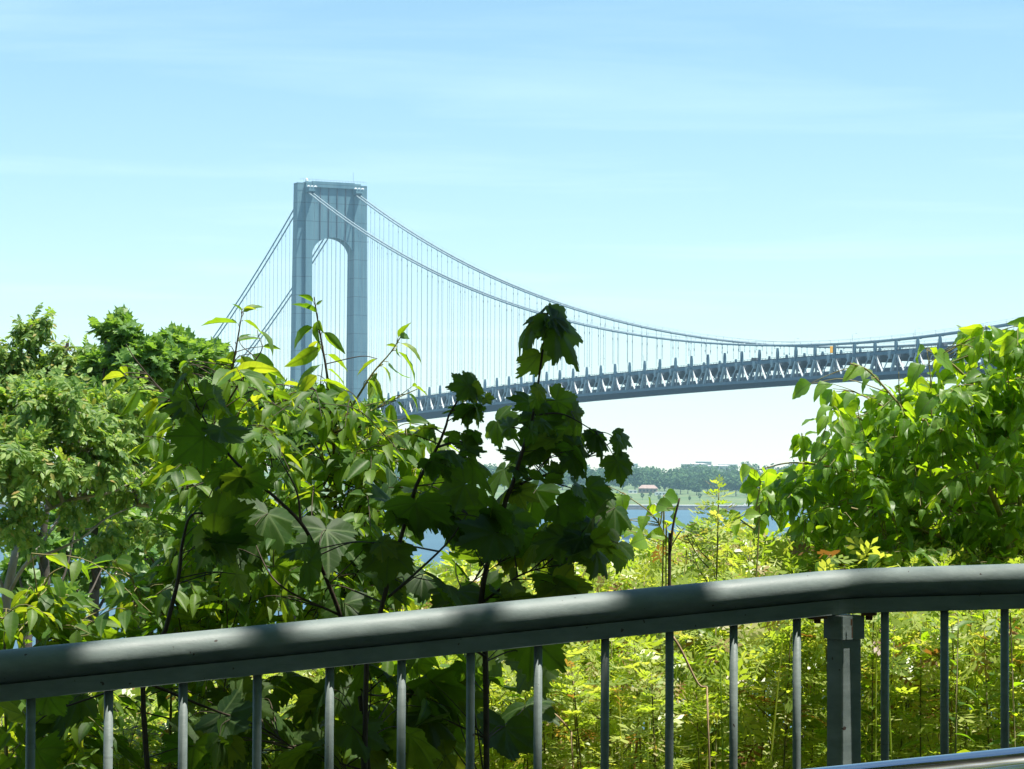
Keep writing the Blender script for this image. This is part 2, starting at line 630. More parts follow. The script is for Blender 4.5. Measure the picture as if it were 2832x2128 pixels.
class Plant:
    """a plant grown from stems (paths seen in the photograph given a distance) and leaves joined to them by twigs"""

    def __init__(s, name, label, cat, base, leafmat, stemmat, tpls, group=None):
        s.root = thing(name, label, cat, base, 0, group)
        s.base = np.array(base, float)
        s.st, s.lf = MB(), MB()
        s.sk = []
        s.lm, s.sm, s.tp = leafmat, stemmat, tpls

    def stem(s, pts, r0=.006, r1=.0015, n=6):
        p = smooth_path(pts, 8)
        s.st.tube(p, np.linspace(r0, r1, len(p)), n)
        s.sk.append(p)

    def leaves(s, base, tip, sc=None, face=None, wid=1.0, pet=.05, join=True, tw=.0018):
        base = np.atleast_2d(base).astype(float)
        tip = np.atleast_2d(tip).astype(float)
        d = tip - base
        ln = np.linalg.norm(d, axis=1) if sc is None else np.broadcast_to(sc, (len(base),))
        if face is None:
            f = np.array((0, .05, .7)) + rng.normal(0, .6, (len(base), 3))
        else:
            f = np.broadcast_to(face, (len(base), 3)) + rng.normal(0, .22, (len(base), 3))
        scl = np.stack([ln * wid * rng.uniform(.88, 1.12, len(ln)), ln, ln], 1)
        put(s.lf, s.tp, base, d, f, scl)
        if join and s.sk:
            sk = np.vstack(s.sk)
            for b, dd, l in zip(base, d / np.linalg.norm(d, axis=1)[:, None], ln):
                pen = np.linalg.norm(sk - b, axis=1) * rng.uniform(.75, 1.35, len(sk)) + np.maximum(0, sk[:, 2] - b[2] + .01) * 1.2
                k = sk[np.argmin(pen)]
                g = b - dd * l * .02
                dist = np.linalg.norm(g - k)
                midp = (k + g) / 2 + np.array((0, 0, .03 * dist)) + rng.normal(0, .04 * dist, 3)
                midp = midp * .8 + .2 * (b - dd * min(.06, dist * .4))
                pp = smooth_path([k, midp, g], 4)
                s.st.tube(pp, np.linspace(min(.0024, .0009 + dist * .004), tw * .45, len(pp)), 4, False)
                if dist > .16:
                    s.sk.append(pp[2:-1])

    def fill(s, poly, n, d0, d1, size=(.09, .14), down=.8, wid=1.0, spread=1.0, up_face=.5):
        uv = poly_pts(poly, n)
        d = rng.uniform(d0, d1, n)
        b = np.array([P(a, c, e) for (a, c), e in zip(uv, d)])
        dr = rng.normal(0, spread, (n, 3))
        dr[:, 2] = -down * np.abs(rng.normal(1, .35, n))
        dr = nrm(dr)
        ln = rng.uniform(*size, n)
        f = np.stack([rng.normal(0, .4, n), rng.normal(-.1, .6, n), rng.normal(up_face, .35, n)], 1)
        s.leaves(b - dr * ln[:, None] * .4, b + dr * ln[:, None] * .6, face=f, wid=wid)

    def sprays(s, poly, n, d0, d1, length=(.18, .32), size=(.06, .10), nl=8, wid=1.15, droop=.55, lean=(0, 0, 0)):
        """arching side shoots, each carrying leaves turn by turn along its length"""
        uv = poly_pts(poly, n)
        dd = rng.uniform(d0, d1, n)
        sk0 = np.vstack(s.sk)
        B_, D_, F_, L_ = [], [], [], []
        for (a, c), e in zip(uv, dd):
            tip = P(a, c, e)
            pen = np.linalg.norm(sk0 - tip, axis=1) * rng.uniform(.8, 1.25, len(sk0)) + np.maximum(0, sk0[:, 2] - tip[2] + .03) * 1.6
            st = sk0[np.argmin(pen)]
            dist = np.linalg.norm(tip - st)
            L = rng.uniform(*length)
            side = nrm((tip - st) + rng.normal(0, .25, 3) * dist + np.array(lean) * dist)
            q0 = tip - side * min(L, dist) + np.array((0, 0, -.05 * L))
            if dist > L:
                s.st.tube(smooth_path([st, (st + q0) / 2 + rng.normal(0, .04 * dist, 3), q0], 4), np.linspace(.0022, .0014, 9), 4, False)
            pp = smooth_path([q0, (q0 + tip) / 2 + np.array((0, 0, .14 * L)), tip], 5)
            s.st.tube(pp, np.linspace(.0015, .0007, len(pp)), 4, False)
            tg = nrm(np.gradient(pp, axis=0))
            ax = nrm(np.cross(tg[5], np.array((0, 0, 1.)) + rng.normal(0, .3, 3)))
            sz = rng.uniform(*size)
            for k in range(nl):
                f = .12 + .88 * k / (nl - 1)
                i_ = min(len(pp) - 1, int(f * (len(pp) - 1)))
                sd_ = ax * (1 if k % 2 else -1)
                d = tg[i_] * (.55 if k < nl - 1 else 1.2) + sd_ * (.75 if k < nl - 1 else .1) + np.array((0, 0, -droop * rng.uniform(.3, 1.5))) + rng.normal(0, .22, 3)
                B_.append(pp[i_] + nrm(d) * .008)
                D_.append(nrm(d))
                F_.append(np.array((0, -.12, .9)) + rng.normal(0, .38, 3))
                L_.append(sz * (1 - .35 * max(0, f - .55) / .45) * rng.uniform(.8, 1.15))
        B_, D_, F_, L_ = map(np.array, (B_, D_, F_, L_))
        put(s.lf, s.tp, B_, D_, F_, np.stack([L_ * wid, L_, L_], 1))

    def done(s):
        s.st.build("stem", s.sm, s.root, True, s.base)
        s.lf.build("foliage", s.lm, s.root, True, s.base)
        return s.root


def zoomer(ox, oy, k):
    return lambda x, y: ((ox + x / k) / 1.28029, (oy + y / k) / 1.28029)


EYE = H
GZ = H - 1.5                                    # local ground level beside the path


def ground_z(x, y):
    x, y = np.asarray(x, float), np.asarray(y, float)
    s = np.maximum(0, y - 15)
    z = GZ - .46 * s - .12 * np.maximum(0, -x - 1.2) * np.clip((y - 5) / 4, 0, 1)
    return np.maximum(z, -2.5)


# ================================================================== SETTING
def grid_mesh(xs, ys, zf):
    X, Y = np.meshgrid(xs, ys)
    Z = zf(X, Y)
    v = np.stack([X, Y, Z], -1).reshape(-1, 3)
    nx = len(xs)
    i = np.arange(len(ys) - 1)[:, None] * nx + np.arange(nx - 1)[None]
    q = np.stack([i, i + 1, i + nx + 1, i + nx], -1).reshape(-1, 4)
    mb = MB()
    mb.add(v, q)
    return mb


soil = simple_mat("soil", (.035, .045, .018), (.09, .085, .04), 6, .95, 0, .6, .04)
xs = np.concatenate([np.linspace(-160, -8, 40), np.linspace(-7, 7, 40), np.linspace(8, 160, 40)])
ys = np.concatenate([np.linspace(-40, 3, 12), np.linspace(3.5, 16, 50), np.linspace(17, 100, 60)])


def gz_bumpy(X, Y):
    return ground_z(X, Y) + .05 * np.sin(X * 2.1 + Y) * np.cos(Y * 1.7) * (Y > 5.4)


tag(grid_mesh(xs, ys, gz_bumpy).build("ground", soil, None, True), kind="structure")
asphalt = simple_mat("path_asphalt", (.035, .035, .036), (.07, .07, .068), 40, .9, 0, .3, .005)
mb = MB()
mb.add([(-30, -3, GZ + .004 + .12), (30, -3, GZ + .124), (30, 4.2, GZ + .124), (-30, 4.2, GZ + .124), (-30, -3, GZ), (30, -3, GZ), (30, 4.2, GZ), (-30, 4.2, GZ)],
       [(0, 1, 2, 3), (3, 2, 6, 7), (1, 0, 4, 5)])
tag(mb.build("path", asphalt), kind="structure")

# water
wm, t, b = new_mat("water")
v1 = objvec(t, 'Object', (1, .55, 1))
n1 = noise(t, .12, 6, v1, .65)
n2 = noise(t, .011, 4, objvec(t, 'Object', (.35, 1, 1)))
t.links.new(ramp(t, n2, [(.35, (.05, .105, .145)), (.65, (.065, .13, .175))]), b.inputs['Base Color'])
b.inputs['Roughness'].default_value = .38
b.inputs['IOR'].default_value = 1.33
b.inputs['Specular IOR Level'].default_value = .28
bump(t, b, n1, .9, 1.2)
mb = grid_mesh(np.linspace(-2600, 2600, 3), np.linspace(42, 2400, 3), lambda X, Y: X * 0)
tag(mb.build("water", wm), kind="structure")

# far shore: grass bank, wooded rise
grass = simple_mat("far_grass", (.06, .12, .035), (.15, .18, .07), .02, .9, vscale=(.6, 1.6, 1))
SH = 2046.0


def shore_y(x):
    return SH + 8 * np.sin(np.asarray(x) / 260.)


def shore_z(X, Y):
    d = Y - shore_y(X)
    z = np.interp(d, [0, 30, 60, 470, 900, 1500, 2600, 4200], [3.1, 3.3, 4.0, 11.5, 17, 24, 25, 20])
    z = z + 2.0 * np.sin(X / 170. + Y / 300) * np.clip(d / 700, 0, 1)
    return z


sx = np.linspace(-2500, 2500, 90)
sd_ = np.array([0, 15, 30, 60, 120, 200, 300, 400, 470, 600, 750, 900, 1200, 1500, 2000, 2600, 3400, 4200.])
X, D = np.meshgrid(sx, sd_)
Y = shore_y(X) + D
v = np.stack([X, Y, shore_z(X, Y)], -1).reshape(-1, 3)
i = np.arange(len(sd_) - 1)[:, None] * len(sx) + np.arange(len(sx) - 1)[None]
mb = MB()
mb.add(v, np.stack([i, i + 1, i + len(sx) + 1, i + len(sx)], -1).reshape(-1, 4))
tag(mb.build("far_shore", grass, None, True), kind="structure")

# sea wall along the far shore, with pale promenade on top
stone = simple_mat("sea_wall_stone", (.10, .10, .10), (.19, .18, .17), .3, .9)
conc = simple_mat("pale_concrete", (.48, .46, .42), (.62, .60, .56), .15, .85)
rw = thing("sea_wall", "long dark stone sea wall with pale promenade edge along far shore", "sea wall", (0, SH, 0))
wl, pr = MB(), MB()
for a, c in zip(sx[:-1], sx[1:]):
    ya, yc = shore_y(a) - SH, shore_y(c) - SH
    wl.hexa([(a, ya - 1.2, -1), (c, yc - 1.2, -1), (c, yc + .3, -1), (a, ya + .3, -1), (a, ya - .5, 2.9), (c, yc - .5, 2.9), (c, yc + .3, 2.9), (a, ya + .3, 2.9)])
    pr.hexa([(a, ya - .7, 2.904), (c, yc - .7, 2.904), (c, yc + 14, 3.3), (a, ya + 14, 3.3), (a, ya - .7, 3.7), (c, yc - .7, 3.7), (c, yc + 14, 3.75), (a, ya + 14, 3.75)])
wl.build("wall_face", stone, rw)
pr.build("promenade_edge", conc, rw)

# far woods ---------------------------------------------------------
wood_leaf = leaf_mat("far_leaf", [(0, (.030, .075, .025)), (.5, (.05, .105, .035)), (1, (.085, .15, .05))], [(0, (.05, .11, .02)), (1, (.09, .17, .03))], .2, .7, .1, 0)
QUAD = (np.array([(-.5, 0, 0), (.5, 0, 0), (.62, .6, .1), (0, 1.05, .16), (-.6, .5, .12)]), np.array([(0, 1, 2, 4)]), np.array([(4, 2, 3)]), np.zeros((5, 2)))


def crown_clumps(mb, c, rx, rz, n, sz):
    u = nrm(rng.normal(0, 1, (n, 3)))
    r = rng.uniform(.55, 1.02, n) ** .6
    lump = 1 + .22 * np.sin(u[:, 0] * 5 + c[0]) * np.cos(u[:, 2] * 6 + c[1])
    p = np.asarray(c) + u * (r * lump)[:, None] * np.array((rx, rx, rz))
    f = nrm(u + rng.normal(0, .55, (n, 3)) + np.array((0, 0, .35)))
    d = np.cross(f, rng.normal(0, 1, (n, 3)))
    mb.inst(QUAD, p, d, f, sz * rng.uniform(.6, 1.35, n))


def shore_pt(u, dist):
    """far-shore place seen at column u, at the given distance"""
    q = P(u, 1000, dist)
    return np.array((q[0], q[1], float(shore_z(q[0], q[1]))))


mbw = MB()
for k in range(430):
    u = rng.uniform(-60, 2260)
    dist = rng.uniform(2480, 3300)
    c = shore_pt(u, dist)
    hgt = rng.uniform(13, 21)
    rad = hgt * rng.uniform(.42, .6)
    crown_clumps(mbw, c + (0, 0, hgt * .58), rad, hgt * .44, 130, 2.3)
tag(mbw.build("far_wood", wood_leaf), kind="stuff")

tree_protos = []
far_bark = simple_mat("far_bark", (.06, .05, .04), (.10, .09, .07), 1, .9)
for k in range(5):
    rt = thing("shore_tree", "round green tree at the wood edge above far grass bank", "tree", (0, 0, 0), 0, "trees along the far grass bank")
    cm, tm = MB(), MB()
    hg = (15, 18, 13, 20, 16)[k]
    tm.tube([(0, 0, -.5), (.2, 0, hg * .25), (.1, .2, hg * .6)], [.5, .4, .2], 7)
    for j in range(5):
        a = rng.uniform(0, 6.28)
        tm.tube([(.1, 0, hg * .3), (math.cos(a) * hg * .12, math.sin(a) * hg * .12, hg * .5), (math.cos(a) * hg * .24, math.sin(a) * hg * .24, hg * .7)], [.25, .18, .06], 5)
    for j in range(7):
        a = j * .9 + k
        rr = hg * (.20 if j < 6 else 0)
        crown_clumps(cm, (math.cos(a) * rr, math.sin(a) * rr, hg * (.5 + .07 * (j % 3) + (.16 if j == 6 else 0))), hg * .24, hg * .24, 110, 1.5)
    cm.build("crown", wood_leaf, rt)
    tm.build("trunk", far_bark, rt)
    tree_protos.append(rt)
spots = [(1166, 2500), (1190, 2530), (1215, 2480), (1240, 2550), (1262, 2520), (1290, 2560), (1318, 2590), (1345, 2540), (1372, 2500), (1392, 2440), (1412, 2430), (1436, 2480), (1455, 2430), (1470, 2370), (1486, 2390), (1505, 2340),
         (1528, 2380), (1548, 2300), (1566, 2340), (1590, 2320), (1612, 2360), (1636, 2300), (1660, 2350), (870, 2300), (892, 2330), (915, 2290), (938, 2340), (960, 2300), (985, 2360), (1090, 2480), (1120, 2520)]
first = True
for k, (u, dist) in enumerate(spots):
    p0 = tree_protos[k % 5]
    q = shore_pt(u, dist)
    if k < 5:
        p0.location = q
    else:
        copy_thing(p0, q, rng.uniform(0, 6), None, rng.uniform(.8, 1.15))
# thin young trees on the grass
yp = thing("young_tree", "small young tree on open grass of the far bank", "tree", (0, 0, 0), 0, "young trees on the far grass")
cm, tm = MB(), MB()
tm.tube([(0, 0, -.3), (0, 0, 4)], [.14, .07], 6)
crown_clumps(cm, (0, 0, 4.2), 1.3, 1.9, 60, .8)
cm.build("crown", wood_leaf, yp)
tm.build("trunk", far_bark, yp)
for k, u in enumerate((1295, 1312, 1334, 1363, 1388, 1405, 1424, 1441, 1462, 1490, 1512)):
    q = shore_pt(u, 2150 + 40 * ((k * 7) % 3))
    if k == 0:
        yp.location = q
    else:
        copy_thing(yp, q, k, None, rng.uniform(.7, 1.2))

# houses and low buildings on the far shore
brick = simple_mat("hazy_brick", (.26, .17, .14), (.34, .23, .19), .5, .9)  # paled brick: distance haze put into the colour
roofm = simple_mat("hazy_roof", (.30, .21, .18), (.38, .28, .24), .5, .9)  # roof paled likewise, haze put into its colour
white = simple_mat("far_white", (.72, .72, .70), (.82, .82, .80), .5, .8)
glassd = simple_mat("dark_window", (.02, .03, .04), (.05, .06, .07), 1, .3)
pale = simple_mat("far_pale_wall", (.42, .42, .42), (.56, .55, .52), .2, .9)


def house(name, label, cat, u, dist, wd, dp, ht, rf, wall, roof, nwin=4, group=None):
    q = shore_pt(u, dist)
    h = thing(name, label, cat, q, rng.uniform(-.2, .2), group)
    m1 = MB()
    m1.box((-wd / 2, -dp / 2, -1.5), (wd / 2, dp / 2, ht))
    m1.build("wall", wall, h)
    m2 = MB()
    e = .5
    if rf > .6:
        m2.add([(-wd / 2 - e, -dp / 2 - e, ht + .004), (wd / 2 + e, -dp / 2 - e, ht + .004), (wd / 2 + e, dp / 2 + e, ht + .004), (-wd / 2 - e, dp / 2 + e, ht + .004), (-wd / 2 + dp * .3, 0, ht + rf), (wd / 2 - dp * .3, 0, ht + rf)],
               [(0, 1, 5, 4), (2, 3, 4, 5), (0, 3, 2, 1)], [(1, 2, 5), (3, 0, 4)])
    else:
        m2.box((-wd / 2 - .2, -dp / 2 - .2, ht + .004), (wd / 2 + .2, dp / 2 + .2, ht + rf))
    m2.build("roof", roof, h)
    for k in range(nwin):
        x = -wd / 2 + wd * (k + .5) / nwin
        m3 = MB()
        m3.box((x - wd / nwin * .25, -dp / 2 - .06, ht * .3), (x + wd / nwin * .25, -dp / 2 + .1, ht * .75))
        m3.build("window", glassd, h)
    return h


house("brick_house", "long reddish brick house among trees above the grass bank", "house", 1400, 2410, 17, 9, 4.2, 3.2, brick, roofm, 5)
house("park_building", "low red roofed park building left of hanging maple leaves on the far bank", "building", 1183, 2440, 13, 8, 3.4, 2.6, brick, roofm, 4)
house("white_pavilion", "long low white pavilion in front of far trees right of reddish house", "pavilion", 1433, 2330, 15, 6, 2.6, .5, white, white, 5)
house("white_shed", "short white shed on grass bank left of reddish house", "shed", 1367, 2390, 8, 5, 2.6, .4, white, white, 2)
for k, (u, dist, wd, ht) in enumerate(((1338, 3480, 26, 9), (1362, 3540, 18, 13), (1372, 3560, 30, 7), (1500, 3520, 34, 12), (1520, 3600, 22, 15), (1545, 3560, 40, 9), (1572, 3620, 26, 11), (1250, 3560, 30, 8))):
    h = house("hilltop_building", "pale block of buildings on the skyline above far trees", "building", u, dist, wd, 14, ht, 1.2, pale, pale, 5, "pale buildings on the far skyline")
    h.location.z += 3

# parked cars on the promenade road
carpaint = simple_mat("white_car_paint", (.75, .75, .75), (.8, .8, .8), 1, .3)
tyre = simple_mat("tyre", (.02, .02, .02), (.03, .03, .03), 1, .9)


def car(name, label, cat, loc, rz, paint, group=None, ln=4.4, hb=.75, hc=1.45, cab=(.22, .30, .78, .92)):
    c = thing(name, label, cat, loc, rz, group)
    m1, m2 = MB(), MB()
    prof = [(-ln / 2, .28), (ln / 2, .28), (ln / 2, hb * .92), (ln / 2 - ln * (1 - cab[3]), hb), (-ln / 2 + ln * cab[2], hb + (hc - hb) * .05), (-ln / 2 + ln * (cab[2] - .12), hc), (-ln / 2 + ln * cab[1], hc), (-ln / 2 + ln * (cab[0] - .14), hb), (-ln / 2, hb * .95)]
    n = len(prof)
    v = [(x, -.85, z) for x, z in prof] + [(x, .85, z) for x, z in prof]
    v += [(0, -.85, hb * .8), (0, .85, hb * .8)]
    m1.add(v, [(i, (i + 1) % n, n + (i + 1) % n, n + i) for i in range(n)], [(2 * n, (i + 1) % n, i) for i in range(n)] + [(2 * n + 1, n + i, n + (i + 1) % n) for i in range(n)])
    m1.build("body", paint, c)
    m2.box((-ln / 2 + ln * cab[1], -.87, hb + .08), (-ln / 2 + ln * (cab[2] - .13), .87, hc - .1))
    m2.build("side_window", glassd, c)
    for x in (-ln * .31, ln * .31):
        for y in (-.8, .8):
            m3 = MB()
            m3.tube([(x, y - .1, .31), (x, y + .1, .31)], .31, 12)
            m3.build("wheel", tyre, c)
    return c


for k, u in enumerate((1292, 1418, 1541, 1583, 1612)):
    q = P(u, 1090, SH + 10)
    car("parked_car", "white car parked by the promenade on the far shore", "car", (q[0], q[1], 3.75), .05, carpaint, "white cars along the far promenade")

# small boat
hull = simple_mat("white_hull", (.7, .7, .72), (.8, .8, .8), 2, .4)
q = P(1111, 1118, 1)
dirv = q - CAM
q = CAM + dirv * (H / -dirv[2])
bt = thing("motor_boat", "small white motor boat on the water behind the maple leaves", "boat", (q[0], q[1], 0), .3)
mb = MB()
v, n = [], 9
for i in range(n):
    t_ = i / (n - 1)
    hw_ = 1.25 * (1 - max(0, (t_ - .45) / .55) ** 2) + .02
    x = -4 + 8.4 * t_
    v += [(x, -hw_ * .6, -.3), (x, -hw_, 1.0 + .5 * t_ ** 2), (x, hw_, 1.0 + .5 * t_ ** 2), (x, hw_ * .6, -.3)]
qd = [(i * 4 + j, i * 4 + j + 4, i * 4 + (j + 1) % 4 + 4, i * 4 + (j + 1) % 4) for i in range(n - 1) for j in range(4)] + [(0, 1, 2, 3), (4 * n - 1, 4 * n - 2, 4 * n - 3, 4 * n - 4)]
mb.add(v, qd)
mb.build("hull", hull, bt)
mb = MB()
mb.hexa([(-2, -.8, 1.1), (1.2, -.8, 1.1), (1.2, .8, 1.1), (-2, .8, 1.1), (-1.8, -.7, 2.4), (.3, -.7, 2.4), (.3, .7, 2.4), (-1.8, .7, 2.4)])
mb.build("cabin", hull, bt)
mb = MB()
mb.tube([(-1, 0, 2.4), (-1, 0, 4.2)], .05, 6)
mb.build("mast", hull, bt)

# ================================================================== BRIDGE
BX, BY, YAW = 1521.337, -576.339, 2.708797
HW = 15.763
ZS, ZC, Z0, CAMB, DZ, SP, N0 = 205.8, 82.70, 69.918, 13.405, 7.825, 15.0921, -3.8594
LM = 1298.4
cyw, syw = math.cos(YAW), math.sin(YAW)
T1 = ((-BX) * syw - (-BY) * cyw, (-BX) * cyw + (-BY) * syw, 0)
BRZ = math.atan2(cyw, syw)
bridge = thing("suspension_bridge", "long grey blue double deck suspension bridge crossing the water to a tall arched tower", "bridge", T1, BRZ)


def b2w(x, y, z):
    return np.array((T1[0] + x * syw - y * cyw, T1[1] + x * cyw + y * syw, z))


pm, t, b = new_mat("bridge_paint")
ov = objvec(t)
s_ = t.nodes.new("ShaderNodeSeparateXYZ")
t.links.new(ov, s_.inputs[0])
seam = mth(t, 'LESS_THAN', mth(t, 'FRACT', mth(t, 'DIVIDE', s_.outputs[2], 11.6)), .045)
seam2 = mth(t, 'LESS_THAN', mth(t, 'FRACT', mth(t, 'DIVIDE', s_.outputs[2], 2.9)), .10)
grime = noise(t, .12, 5, objvec(t, 'Object', (1, 1, .25)))
grime = mth(t, 'ADD', mth(t, 'MULTIPLY', grime, .55), mth(t, 'MULTIPLY', noise(t, .35, 6, objvec(t, 'Object', (1, 1, .06))), .45))
base = ramp(t, grime, [(.36, (.075, .165, .21)), (.62, (.13, .24, .275))])
hs = t.nodes.new("ShaderNodeHueSaturation")
t.links.new(base, hs.inputs['Color'])
t.links.new(mth(t, 'SUBTRACT', mth(t, 'SUBTRACT', 1, mth(t, 'MULTIPLY', seam, .35)), mth(t, 'MULTIPLY', seam2, .06)), hs.inputs['Value'])
t.links.new(hs.outputs[0], b.inputs['Base Color'])
b.inputs['Roughness'].default_value = .55
b.inputs['Specular IOR Level'].default_value = .3
M['tower'] = pm
M['truss'] = simple_mat("truss_paint", (.04, .10, .15), (.065, .14, .19), .3, .5)
M['cable'] = simple_mat("cable_paint", (.20, .27, .30), (.28, .35, .37), .5, .5)
M['diag'] = simple_mat("sunlit_diagonal", (.30, .36, .38), (.40, .45, .46), .5, .5)  # lighter than the truss: sunlight on the diagonals put into the colour
M['rope'] = simple_mat("hanger_paint", (.16, .20, .24), (.22, .26, .30), .5, .6)
M['deck'] = simple_mat("deck_paint", (.05, .08, .11), (.08, .11, .14), .2, .8)
M['road'] = simple_mat("bridge_asphalt", (.06, .06, .06), (.09, .09, .09), .5, .9)


def zlow(x):
    return Z0 - CAMB * ((x - LM / 2) / (LM / 2)) ** 2 if x >= 0 else Z0 - CAMB + .04 * x


def zcab(x):
    return ZC + (ZS - ZC) * ((x - LM / 2) / (LM / 2)) ** 2 if 0 <= x <= LM else (ZS + .53 * x + .00033 * x * x)


def make_tower():
    tw = MB()
    root_parts = []
    # legs: inner pilaster 14.1..18.4 and set-back outer part 18.4..23.3, widening downward
    def prism(mb, plan_t, plan_b, zt, zb):
        n = len(plan_t)
        v = [(x, y, zb) for x, y in plan_b] + [(x, y, zt) for x, y in plan_t]
        cb, ct_ = np.mean(plan_b, 0), np.mean(plan_t, 0)
        mb.hexa(v) if n == 4 else None
    legs = []
    for sy in (-1, 1):
        m = MB()
        for (y0, y1, dx, zt, f) in ((14.1, 18.4, 5.5, 210.5, 1.32), (18.42, 23.3, 3.5, 209.9, 1.5)):
            a, c = sorted((sy * y0, sy * y1))
            yb0, yb1 = a, c
            if y1 > 20:
                if sy < 0:
                    yb0 = a - 1.6
                else:
                    yb1 = c + 1.0
            else:
                if sy < 0:
                    yb1 = c + .3
                else:
                    yb0 = a - .3
            d2 = dx * f
            m.hexa([(-d2, yb0, 7), (d2, yb0, 7), (d2, yb1, 7), (-d2, yb1, 7), (-dx, a, zt), (dx, a, zt), (dx, c, zt), (-dx, c, zt)])
        legs.append(m)
    # portal panel with arched opening
    pt = MB()
    xs_ = 4.7
    nA = 28
    arch = [(-14.1, 150)] + [(-14.1 * math.cos(math.pi * k / nA), 162 + 14.2 * math.sin(math.pi * k / nA) ** .85) for k in range(nA + 1)] + [(14.1, 150)]
    arch = arch[1:-1]
    top = [(-14.1 + 28.2 * k / nA, 209.8) for k in range(nA + 1)]
    n = nA + 1
    v = [(xs_, y, z) for y, z in arch] + [(xs_, y, z) for y, z in top] + [(-xs_, y, z) for y, z in arch] + [(-xs_, y, z) for y, z in top]
    q = []
    for k in range(nA):
        q += [(k, k + 1, n + k + 1, n + k), (2 * n + k, 3 * n + k, 3 * n + k + 1, 2 * n + k + 1), (k, 2 * n + k, 2 * n + k + 1, k + 1), (n + k, n + k + 1, 3 * n + k + 1, 3 * n + k)]
    pt.add(v, q)
    # dark joints standing as narrow fins on the panel
    fins = MB()
    for y in (-8.6, -2.9, 2.7, 8.4):
        zb = 162 + 14.2 * math.sin(math.acos(abs(y) / 14.1)) ** .85
        fins.box((xs_ - .1, y - .22, zb + .3), (xs_ + .55, y + .22, 207.2))
    cap = MB()
    cap.box((-5.6, -14.1, 207.2), (5.9, 14.1, 210.9))
    return legs, pt, fins, cap


def build_tower(parent, name="tower"):
    tr = bpy.data.objects.new(name, None)
    COL.objects.link(tr)
    tr.parent = parent
    legs, pt, fins, cap = make_tower()
    for l in legs:
        l.build("leg", M['tower'], tr)
    pt.build("arched_portal", M['tower'], tr)
    fins.build("panel_rib", M['deck'], tr)
    cap.build("top_beam", M['tower'], tr)
    m = MB()
    m.box((-4, -13.6, 38), (4, 13.6, 50))
    m.build("lower_strut", M['tower'], tr)
    m = MB()
    for sy in (-1, 1):
        m.hexa([(-14, sy * 19 - 11, -4), (14, sy * 19 - 11, -4), (14, sy * 19 + 11, -4), (-14, sy * 19 + 11, -4), (-12, sy * 19 - 8, 7), (12, sy * 19 - 8, 7), (12, sy * 19 + 8, 7), (-12, sy * 19 + 8, 7)])
    m.build("pier", simple_mat("pier_concrete", (.34, .33, .31), (.45, .44, .41), .2, .9), tr)
    for sy in (-1, 1):
        for sx_ in (1, -1):
            m = MB()
            y0, y1 = sy * HW - 2.7, sy * HW + 2.7
            q = [(5.45 * sx_, y0, 203.2), (5.45 * sx_, y1, 203.2), (5.45 * sx_, y1, 207.4), (5.45 * sx_, y0, 207.4),
                 (9.4 * sx_, y0 + .5, 204.3), (9.4 * sx_, y1 - .5, 204.3), (9.4 * sx_, y1 - .5, 206.6), (9.4 * sx_, y0 + .5, 206.6)]
            m.hexa(q)
            m.build("saddle_hood", M['tower'], tr)
            if sx_ > 0:
                m = MB()
                for dy, ww in ((-2.3, .85), (0, .55), (2.3, .9)):
                    u = np.linspace(0, math.pi, 6)
                    m.tube([(9.3, sy * HW + dy - ww, 206.9), (9.3, sy * HW + dy, 207.25), (9.3, sy * HW + dy + ww, 206.9)], [.35, .62, .35], 8)
                m.build("lit_hood_fairing", white, tr)  # white fairing lumps: brightness of the lit hood tops put into the colour
    m = MB()
    m.tube([(0, -16, 210.5), (0, -16, 211.6), (0, -16, 212.6), (0, -16, 213.3)], [.7, 1.0, .8, .15], 10)
    m.build("beacon", white, tr)
    m = MB()
    m.tube([(2, 14.5, 210.5), (2, 14.5, 218)], .09, 5)
    m.tube([(-1, -9, 210.5), (-1, -9, 213)], .08, 5)
    m.build("antenna", M['rope'], tr)
    m = MB()
    for y in np.linspace(-22, 22, 23):
        m.bar((5.3, y, 210.9), (5.3, y, 212), .09)
    m.bar((5.3, -22, 212), (5.3, 22, 212), .12)
    m.build("top_railing", M['rope'], tr)
    return tr


tw1 = build_tower(bridge)
# the second tower stands outside the picture: a copy of the first
tw2 = tw1.copy()
COL.objects.link(tw2)
tw2.location = (LM, 0, 0)
tw2.rotation_euler = (0, 0, math.pi)
for ch in list(tw1.children):
    c = ch.copy()
    COL.objects.link(c)
    c.parent = tw2

# main cables: two beside each other on each side
k0 = -24
hx = [364.6 + SP * k for k in range(-23, 61)]
hx = [649.2 + (N0 + k - 15) * SP for k in range(-23, 61)]
hxs = [-12 - SP * k for k in range(0, 22)]
for sy in (-1, 1):
    for dy in (-1.35, 1.35):
        y = sy * HW + dy
        m = MB()
        xx = np.linspace(3, LM - 3, 150)
        m.tube([(x, y, zcab(x)) for x in xx], .47, 10)
        for x in hx:
            m.tube([(x - .4, y, zcab(x - .4)), (x + .4, y, zcab(x + .4))], .62, 8)
        m.build("main_cable", M['cable'], bridge, True)
        m = MB()
        xx = np.linspace(-3, -372, 50)
        m.tube([(x, y, zcab(x)) for x in xx], .47, 10)
        m.build("side_cable", M['cable'], bridge, True)
    # hand ropes above the cables
    m = MB()
    for dy in (-2.0, 2.0):
        y = sy * HW + dy
        m.tube([(x, y, zcab(x) + 1.55) for x in np.linspace(8, LM - 8, 140)], .035, 4)
        for x in hx:
            m.tube([(x, y, zcab(x) - .1), (x, y, zcab(x) + 1.7)], .05, 4)
    m.build("hand_rope", M['rope'], bridge)

